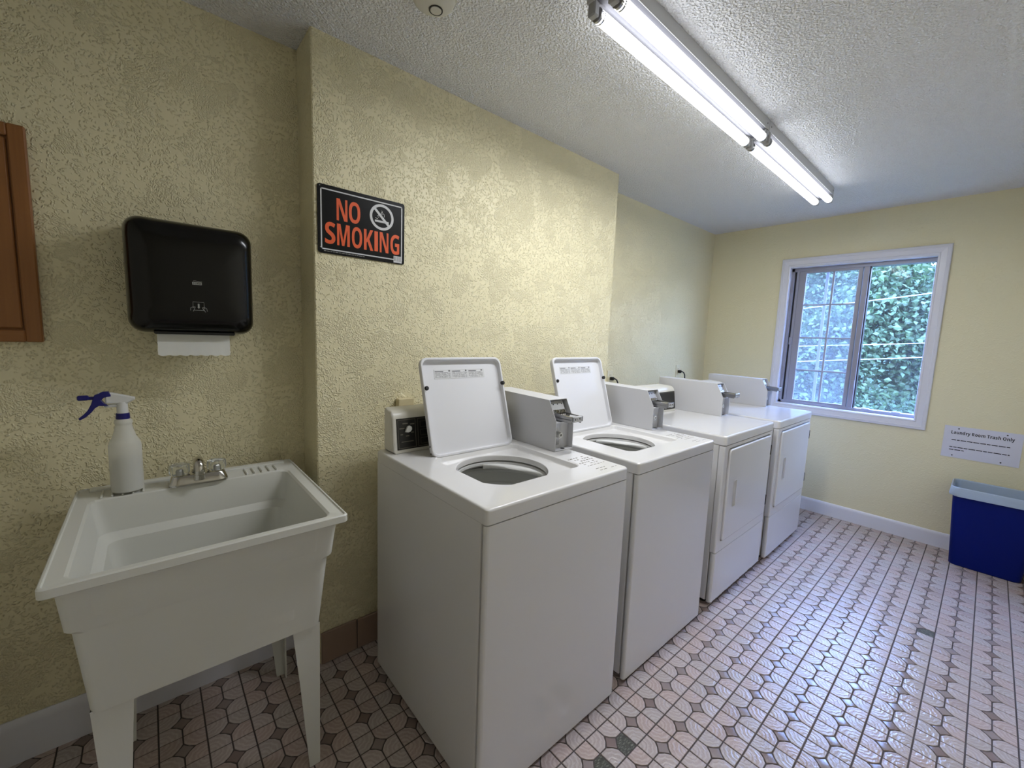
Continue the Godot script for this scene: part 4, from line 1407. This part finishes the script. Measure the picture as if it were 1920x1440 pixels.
func build_bottle() -> void:
	var o := thing("spray_bottle", "half-full white spray bottle with dark blue trigger on the sink ledge", "bottle", Vector3(-1.080, 0.8515, -0.880))
	var body := []
	for e in [[0.030, 0.0, 0.9], [0.0375, 0.004, 0.9], [0.0385, 0.03, 0.9], [0.0385, 0.128, 0.9], [0.0380, 0.146, 0.92], [0.0345, 0.158, 0.95], [0.0275, 0.171, 1.0], [0.0225, 0.190, 1.0], [0.0195, 0.205, 1.0], [0.0195, 0.210, 1.0], [0.0215, 0.214, 1.0], [0.0205, 0.222, 1.0], [0.0150, 0.226, 1.0], [0.0140, 0.240, 1.0]]:
		var r := PackedVector3Array()
		for i in 32:
			var a := TAU * i / 32
			r.append(Vector3(cos(a) * e[0], e[1], sin(a) * e[0] * e[2]))
		body.append(r)
	part(o, "bottle", G.new().loft(body), M.bottle, 50.0)
	part(o, "liquid", G.new().lathe([Vector2(0.028, 0.003), Vector2(0.0335, 0.006), Vector2(0.0345, 0.104), Vector2(0.002, 0.1045)], 28, Vector3.ZERO), M.liquid)
	part(o, "collar", G.new().lathe([Vector2(0.0158, 0.226), Vector2(0.0165, 0.228), Vector2(0.0158, 0.243), Vector2(0.0135, 0.244)], 24, Vector3.ZERO), M.blue)
	# sprayer head points to the left
	var hd := G.new()
	hd.lathe([Vector2(0.0135, 0.243), Vector2(0.0130, 0.262), Vector2(0.0118, 0.278)], 20, Vector3.ZERO)
	hd.prism(PackedVector2Array([Vector2(0.030, 0.284), Vector2(0.030, 0.291), Vector2(-0.022, 0.308), Vector2(-0.050, 0.308), Vector2(-0.050, 0.299), Vector2(-0.036, 0.296), Vector2(-0.036, 0.276), Vector2(0.010, 0.272)]), Vector3(0, 0, -0.0095), Vector3.RIGHT, Vector3.UP, Vector3.BACK, 0.019, 0.003)
	part(o, "sprayer_head", hd, M.white_plastic, 40.0)
	part(o, "pump", G.new().cbox(Vector3(-0.040, 0.263, -0.005), Vector3(-0.006, 0.272, 0.005), 0.003), M.white_plastic)
	var tg := PackedVector2Array([Vector2(-0.022, 0.296), Vector2(-0.022, 0.303), Vector2(-0.028, 0.311), Vector2(-0.040, 0.311), Vector2(-0.058, 0.302), Vector2(-0.062, 0.290), Vector2(-0.066, 0.276), Vector2(-0.074, 0.258), Vector2(-0.084, 0.245), Vector2(-0.094, 0.236), Vector2(-0.091, 0.231), Vector2(-0.078, 0.239), Vector2(-0.066, 0.252), Vector2(-0.058, 0.264), Vector2(-0.050, 0.270), Vector2(-0.029, 0.268), Vector2(-0.038, 0.277), Vector2(-0.044, 0.287), Vector2(-0.038, 0.294)])
	part(o, "trigger", G.new().prism(tg, Vector3(0, 0, -0.010), Vector3.RIGHT, Vector3.UP, Vector3.BACK, 0.020, 0.0015), M.blue, 40.0)
	part(o, "nozzle", G.new().cbox(Vector3(-0.094, 0.288, -0.009), Vector3(-0.070, 0.302, 0.009), 0.003), M.blue)
	part(o, "nozzle_stem", G.new().lathe([Vector2(0.005, 0.0), Vector2(0.005, 0.016)], 12, Vector3(-0.074, 0.293, 0), 0.0, TAU, Vector3.RIGHT), M.blue)


func build_dispenser() -> void:
	var o := thing("towel_dispenser", "glossy black paper towel dispenser on the yellow wall above the sink", "dispenser", Vector3(-0.8915, 1.342, WALL_LEFT_Z))
	var hw := 0.1635
	var H := 0.345
	# sections from the wall outwards, rounded in outline and in profile
	var rings := []
	for e in [[0.012, 0.0, 0.03], [0.003, 0.004, 0.036], [0.0, 0.03, 0.038], [0.0, 0.120, 0.040], [0.0015, 0.140, 0.040], [0.005, 0.157, 0.040], [0.011, 0.171, 0.039], [0.019, 0.180, 0.037], [0.029, 0.186, 0.034], [0.042, 0.190, 0.030], [0.060, 0.1925, 0.026], [0.090, 0.194, 0.020]]:
		var r := PackedVector3Array()
		for p in rr2(-hw + e[0], hw - e[0], 0.0 + e[0] * 0.75, H - e[0], e[2], 6):
			# the lower front falls back a little
			var back: float = 0.020 * clampf(1.0 - p.y / 0.14, 0.0, 1.0) * clampf((e[1] - 0.10) / 0.08, 0.0, 1.0)
			r.append(Vector3(p.x, p.y, e[1] - back))
		rings.append(r)
	part(o, "cover", G.new().loft(rings), M.dispenser, 60.0)
	part(o, "back_plate", G.new().cbox(Vector3(-hw + 0.012, 0.006, 0.0005), Vector3(hw - 0.012, H - 0.012, 0.02), 0.003), M.black)
	part(o, "tear_bar", G.new().cbox(Vector3(-0.105, -0.005, 0.098), Vector3(0.105, 0.006, 0.150), 0.003), M.black)
	# hanging towel with a scalloped torn edge
	var pw := 0.190
	var g := G.new()
	var n := 40
	for k in n:
		var xa := -0.098 + pw * k / n
		var xb := -0.098 + pw * (k + 1) / n
		var ya := -0.071 - 0.0035 * absf(sin(k * PI * 7.0 / n))
		var yb := -0.071 - 0.0035 * absf(sin((k + 1) * PI * 7.0 / n))
		var rows := 6
		for m in rows:
			var fa := float(m) / rows
			var fb := float(m + 1) / rows
			var z := func(f: float, x: float) -> float: return 0.125 + 0.006 * f * f + 0.0012 * sin(x * 40.0) * f
			g.q(Vector3(xa, lerpf(0.002, ya, fa), z.call(fa, xa)), Vector3(xa, lerpf(0.002, ya, fb), z.call(fb, xa)), Vector3(xb, lerpf(0.002, yb, fb), z.call(fb, xb)), Vector3(xb, lerpf(0.002, yb, fa), z.call(fa, xb)))
	var pt := part(o, "paper_towel", g, M.paper)
	pt.set_meta("label", "white paper towel end hanging out")
	# maker's mark and pull pictogram, raised print on the front
	var fz := 0.1945
	part(o, "logo_plate", G.new().cbox(Vector3(-0.008, 0.1515, fz - 0.001), Vector3(0.016, 0.1595, fz + 0.0004), 0.0002), M.icon)
	part(o, "logo_wave", G.new().tube([Vector3(-0.0055, 0.1625, fz), Vector3(0.000, 0.1635, fz), Vector3(0.006, 0.1618, fz), Vector3(0.012, 0.1610, fz), Vector3(0.0165, 0.1617, fz)], 0.0006, 5), M.icon)
	text(o, "logo_lettering", "TORK", M.black, Vector2(0.021, 0.0052), Transform3D(Basis(), Vector3(0.004, 0.1555, fz + 0.0006)), 0.0004)
	var ic := G.new()
	var bz := 0.1905
	for l in [[[-0.0085, 0.0815], [-0.0085, 0.0985], [0.0195, 0.0985], [0.0195, 0.0815]], [[-0.0055, 0.073], [0.0205, 0.073]],
			[[-0.0150, 0.0715], [-0.0145, 0.080], [-0.0080, 0.0835], [-0.0030, 0.0835], [-0.0040, 0.079], [-0.0085, 0.0690]], [[-0.0050, 0.0825], [-0.0095, 0.079]],
			[[0.0275, 0.0705], [0.0262, 0.079], [0.0200, 0.0835], [0.0145, 0.0830], [0.0165, 0.078], [0.0230, 0.0682]], [[0.0165, 0.0825], [0.0215, 0.078]]]:
		var path := []
		for p in l:
			path.append(Vector3(p[0], p[1], bz))
		ic.tube(path, 0.0006, 5)
	ic.cbox(Vector3(0.0035, 0.0815, bz - 0.0015), Vector3(0.0080, 0.0935, bz + 0.0008), 0.0002)
	ic.prism(PackedVector2Array([Vector2(0.002, 0.082), Vector2(0.00575, 0.0785), Vector2(0.0095, 0.082)]), Vector3(0, 0, bz - 0.0015), Vector3.RIGHT, Vector3.UP, Vector3.BACK, 0.0023)
	part(o, "pull_pictogram", ic, M.icon)


func build_board() -> void:
	var x1 := -1.243
	var x0 := -1.575
	var y0 := 1.302
	var y1 := 1.898
	var z := WALL_LEFT_Z + 0.0005
	var o := thing("wooden_panel", "brown wooden framed panel mounted on the yellow wall beside the towel dispenser", "wood panel", Vector3((x0 + x1) * 0.5, y0, z))
	var hw := (x1 - x0) * 0.5
	var H := y1 - y0
	var st := 0.034
	for e in [["stile", -hw, -hw + st, 0.0, H], ["stile", hw - st, hw, 0.0, H], ["rail", -hw + st, hw - st, 0.0, st], ["rail", -hw + st, hw - st, H - st, H]]:
		var g := G.new().cbox(Vector3(e[1], e[3], 0), Vector3(e[2], e[4], 0.022), 0.003)
		g.ua = Vector3(3.0, 0, 0) if e[0] == "stile" else Vector3(0, 3.0, 0)
		g.va = Vector3(0, 1.2, 0) if e[0] == "stile" else Vector3(1.2, 0, 0)
		part(o, e[0], g, M.wood)
	var pg := G.new().cbox(Vector3(-hw + st + 0.004, st + 0.004, 0.002), Vector3(hw - st - 0.004, H - st - 0.004, 0.018), 0.004)
	pg.ua = Vector3(2.4, 0, 0)
	pg.va = Vector3(0, 1.0, 0)
	part(o, "field", pg, M.wood)
	var bk := G.new().cbox(Vector3(-hw + st - 0.002, st - 0.002, 0.001), Vector3(hw - st + 0.002, H - st + 0.002, 0.010), 0.001)
	bk.ua = Vector3(2.4, 0, 0)
	bk.va = Vector3(0, 1.0, 0)
	part(o, "backing", bk, M.wood)


func build_no_smoking() -> void:
	var x0 := -0.5245
	var x1 := -0.1815
	var y0 := 1.652
	var y1 := 1.897
	var o := thing("no_smoking_sign", "black NO SMOKING sign with orange letters on the yellow wall", "sign", Vector3((x0 + x1) * 0.5, (y0 + y1) * 0.5, WALL_BUMP_Z + 0.004))
	var hw := (x1 - x0) * 0.5
	var hh := (y1 - y0) * 0.5
	part(o, "plate", G.new().prism(rr2(-hw, hw, -hh, hh, 0.010), Vector3(0, 0, -0.0015), Vector3.RIGHT, Vector3.UP, Vector3.BACK, 0.003, 0.0006), M.sign_black)
	var z := 0.0015
	var b := G.new()
	var bx := hw - 0.0105
	var by := hh - 0.0135
	for e in [[-bx, by - 0.0045, bx, by], [-bx, -by, bx, -by + 0.0045], [-bx, -by, -bx + 0.0045, by], [bx - 0.0045, -by, bx, by]]:
		b.cbox(Vector3(e[0], e[1], z - 0.0006), Vector3(e[2], e[3], z + 0.0004), 0.0001)
	part(o, "border", b, M.sign_white)
	for e in [["N", -0.0837, 0.0400], ["O", -0.0363, 0.0438]]:
		text(o, "letter", e[0], M.orange, Vector2(e[2], 0.079), Transform3D(Basis(), Vector3(e[1], 0.0440, z + 0.0003)), 0.0008)
	for e in SIGN_LETTERS:
		if e[0] == "I":
			part(o, "letter", G.new().cbox(Vector3(e[1] - e[2] * 0.5, -0.0855, z - 0.0001), Vector3(e[1] + e[2] * 0.5, -0.0085, z + 0.0007), 0.0001), M.orange)
		else:
			text(o, "letter", e[0], M.orange, Vector2(e[2], 0.079), Transform3D(Basis(), Vector3(e[1], -0.0470, z + 0.0003)), 0.0008)
	# crossed-out cigarette
	var c := Vector2(0.073, 0.050)
	var ring := G.new()
	var seg := 40
	for k in seg:
		var a := TAU * k / seg
		var a2 := TAU * (k + 1) / seg
		var p := func(an: float, r: float, zz: float) -> Vector3: return Vector3(c.x + cos(an) * r, c.y + sin(an) * r, zz)
		ring.q(p.call(a, 0.0400, z + 0.0006), p.call(a, 0.0500, z + 0.0006), p.call(a2, 0.0500, z + 0.0006), p.call(a2, 0.0400, z + 0.0006))
	var bar := G.new().cbox(Vector3(-0.043, -0.0048, z - 0.0004), Vector3(0.043, 0.0048, z + 0.0008), 0.0001)
	bar.xf(Transform3D(Basis(Vector3.BACK, -PI / 4), Vector3(c.x, c.y, 0)))
	part(o, "prohibition_ring", ring, M.sign_white)
	part(o, "prohibition_bar", bar, M.sign_white)
	var cig := G.new().cbox(Vector3(c.x - 0.029, c.y - 0.021, z - 0.0004), Vector3(c.x + 0.029, c.y - 0.013, z + 0.0005), 0.0001)
	cig.tube([Vector3(c.x - 0.028, c.y - 0.006, z), Vector3(c.x - 0.018, c.y - 0.008, z), Vector3(c.x - 0.012, c.y - 0.001, z), Vector3(c.x - 0.020, c.y + 0.002, z), Vector3(c.x - 0.010, c.y + 0.006, z)], 0.0012, 5)
	cig.tube([Vector3(c.x + 0.010, c.y + 0.002, z), Vector3(c.x + 0.010, c.y + 0.012, z), Vector3(c.x + 0.002, c.y + 0.018, z), Vector3(c.x - 0.001, c.y + 0.026, z)], 0.0012, 5)
	cig.tube([Vector3(c.x + 0.002, c.y + 0.010, z), Vector3(c.x - 0.004, c.y + 0.016, z), Vector3(c.x + 0.004, c.y + 0.022, z)], 0.0012, 5)
	part(o, "cigarette", cig, M.sign_white)
	# bar code label and the small print line
	var bc := part(o, "barcode_label", G.new().cbox(Vector3(0.1235, -hh + 0.004, z - 0.0004), Vector3(0.160, -hh + 0.0305, z + 0.0006), 0.0001), M.sign_white)
	var bars := G.new()
	for k in 12:
		if k % 5 != 3:
			bars.cbox(Vector3(0.1270 + k * 0.0025, -hh + 0.010, z + 0.0004), Vector3(0.1270 + k * 0.0025 + (0.0008 if k % 3 else 0.0016), -hh + 0.0285, z + 0.0008), 0.00005)
	part(bc, "bars", bars, M.print_grey)
	var sp := G.new()
	var r := RandomNumberGenerator.new()
	r.seed = 3
	var x := -0.150
	while x < 0.0:
		var l := r.randf_range(0.004, 0.012)
		sp.cbox(Vector3(x, -hh + 0.0075, z - 0.0003), Vector3(x + l, -hh + 0.0095, z + 0.0003), 0.00005)
		x += l + 0.0025
	part(o, "small_print", sp, M.icon)
	for e in [[-hw + 0.009, hh - 0.007], [-hw + 0.009, -hh + 0.020]]:
		part(o, "nail_head", G.new().lathe([Vector2(0.0022, 0), Vector2(0.0018, 0.001)], 8, Vector3(e[0], e[1], z), 0.0, TAU, Vector3.BACK), M.steel)


func build_detector() -> void:
	var o := thing("smoke_detector", "round off-white smoke detector on the ceiling above the sink wall", "smoke detector", Vector3(-0.300, CEILING_Y, -0.412))
	part(o, "base", G.new().lathe([Vector2(0.071, -0.0003), Vector2(0.071, -0.010), Vector2(0.068, -0.012)], 48, Vector3.ZERO), M.detector)
	part(o, "cover", G.new().lathe([Vector2(0.066, -0.011), Vector2(0.066, -0.020), Vector2(0.062, -0.030), Vector2(0.052, -0.036), Vector2(0.026, -0.040), Vector2(0.0, -0.041)], 48, Vector3.ZERO), M.detector)
	part(o, "button_ring", G.new().lathe([Vector2(0.0215, -0.0385), Vector2(0.0215, -0.0425), Vector2(0.0185, -0.0430), Vector2(0.0180, -0.0395)], 32, Vector3(0.014, 0, -0.010)), M.rubber)
	part(o, "test_button", G.new().lathe([Vector2(0.0175, -0.038), Vector2(0.0175, -0.0430), Vector2(0.0150, -0.0440), Vector2(0.0, -0.0442)], 32, Vector3(0.014, 0, -0.010)), M.detector)


func build_outlets() -> void:
	var list := [
		["beige outlet box on the wall behind the washer console", Vector3(-0.182, 1.050, WALL_BUMP_Z), false, "wall outlets"],
		["wall outlet with a plugged-in black cord beside the open lid of the second washer", Vector3(1.600, 1.085, WALL_RIGHT_Z), true, "wall outlets"],
		["wall outlet with a plugged-in black cord behind the dryer coin box", Vector3(2.628, 1.110, WALL_RIGHT_Z), true, "wall outlets"],
	]
	for d in list:
		var o := thing("wall_outlet", d[0], "outlet", d[1], d[3])
		if not d[2]:
			part(o, "surface_box", G.new().cbox(Vector3(-0.034, -0.058, 0.0005), Vector3(0.034, 0.036, 0.034), 0.004), M.beige)
			part(o, "cover_plate", G.new().cbox(Vector3(-0.036, -0.060, 0.034), Vector3(0.036, 0.0365, 0.038), 0.002), M.beige)
			continue
		var pl := part(o, "plate", G.new().cbox(Vector3(-0.035, -0.057, 0.0005), Vector3(0.035, 0.057, 0.006), 0.002), M.outlet)
		for y in [-0.020, 0.020]:
			part(pl, "receptacle", G.new().cbox(Vector3(-0.016, y - 0.014, 0.004), Vector3(0.016, y + 0.014, 0.008), 0.004), M.outlet)
		for sx in [-0.006, 0.006]:
			part(pl, "slot", G.new().cbox(Vector3(sx - 0.001, 0.018, 0.0075), Vector3(sx + 0.001, 0.027, 0.0083), 0.0002), M.black)
		var cd := thing("power_cord", "black power cord and plug at the outlet behind the " + ("first dryer's console" if d[1].x < 2.0 else "far dryer's console"), "power cord", d[1] + Vector3(0, -0.002, 0), "appliance cords")
		cd.position.z += 0.0085
		part(cd, "plug", G.new().cbox(Vector3(-0.013, -0.013, 0.0), Vector3(0.013, 0.013, 0.030), 0.005), M.black)
		part(cd, "cable", G.new().tube([Vector3(0, 0, 0.025), Vector3(0.004, 0.001, 0.036), Vector3(0.014, -0.008, 0.047), Vector3(0.022, -0.030, 0.053), Vector3(0.026, -0.07, 0.055), Vector3(0.027, -0.14, 0.056), Vector3(0.02, -0.40, 0.05), Vector3(0.0, -0.70, 0.05)], 0.0052, 8), M.black)


func build_note() -> void:
	var o := thing("paper_notice", "white Laundry Room Trash Only notice screwed to the wall above the blue bin", "notice", Vector3(WALL_FAR_X - 0.001, 0.761, 0.849))
	# faces the room: its x axis runs along +z
	var b := Basis(Vector3.BACK, Vector3.UP, Vector3.LEFT)
	part(o, "sheet", G.new().cbox(Vector3(-0.176, -0.108, 0.0), Vector3(0.176, 0.110, 0.0022), 0.0005).xf(Transform3D(b, Vector3.ZERO)), M.note)
	text(o, "heading", "Laundry Room Trash Only", M.ink, Vector2(0.282, 0.030), Transform3D(b, Vector3(-0.0024, 0.064, 0.0)), 0.0006)
	var ln := G.new()
	var r := RandomNumberGenerator.new()
	r.seed = 15
	for row in [[0.012, -0.135, 0.128], [-0.038, -0.140, 0.130], [-0.056, -0.140, -0.070]]:
		var x: float = row[1]
		while x < row[2]:
			var l: float = minf(r.randf_range(0.012, 0.034), row[2] - x)
			ln.cbox(Vector3(x, row[0], 0.0020), Vector3(x + l, row[0] + 0.0055, 0.0026), 0.0001)
			x += l + 0.0035
	part(o, "fine_print", ln.xf(Transform3D(b, Vector3.ZERO)), M.ink)
	for e in [[-0.108, 0.094], [0.108, 0.092], [-0.122, -0.092], [0.098, -0.092]]:
		part(o, "screw", G.new().lathe([Vector2(0.0042, 0), Vector2(0.0035, 0.0015), Vector2(0.001, 0.002)], 10, Vector3(-0.0022, e[1], e[0]), 0.0, TAU, Vector3.LEFT), M.rubber)


func build_trash() -> void:
	var o := thing("trash_can", "slim dark blue trash can with a pale liner by the window wall", "trash can", Vector3(2.995, 0, 0.947))
	var g := G.new()
	var rings := []
	for e in [[0.000, 0.112, 0.150], [0.004, 0.116, 0.154], [0.470, 0.132, 0.183], [0.472, 0.138, 0.190], [0.508, 0.139, 0.191], [0.508, 0.133, 0.185], [0.020, 0.110, 0.148]]:
		rings.append(rr(-e[1] - 0.0, e[1], -e[2], e[2], 0.035, e[0] + 0.0005, 5))
	part(o, "bin", g.loft(rings), M.can_blue, 40.0)
	# liner folded over the rim, hem slightly uneven
	var n := FastNoiseLite.new()
	n.seed = 2
	n.frequency = 3.0
	var lr := []
	for e in [[0.462, 0.1450, 0.198, 1.3], [0.474, 0.1465, 0.1995, 0.7], [0.490, 0.1445, 0.1975, 0.3], [0.512, 0.1435, 0.1955, 0.2], [0.517, 0.138, 0.190, 0.0], [0.510, 0.131, 0.183, 0.0], [0.40, 0.122, 0.174, 0.3], [0.15, 0.112, 0.150, 0.3], [0.05, 0.09, 0.12, 0.2]]:
		var r := rr(-e[1], e[1], -e[2], e[2], 0.040, e[0], 8)
		for i in r.size():
			var k := n.get_noise_2d(r[i].x * 6.0 + e[0] * 2.0, r[i].z * 6.0)
			var k2 := n.get_noise_2d(r[i].x * 2.0 + 9.0, r[i].z * 2.0 + e[0])
			r[i] += Vector3(0, e[3] * (0.028 * k2 + 0.005 * k), 0) + Vector3(r[i].x, 0, r[i].z) * 0.012 * k * e[3]
		lr.append(r)
	var lg := G.new().loft(lr, false, true)
	var bag := part(o, "liner", lg, M.bag, 60.0)
	bag.set_meta("label", "pale translucent bag folded over the rim")
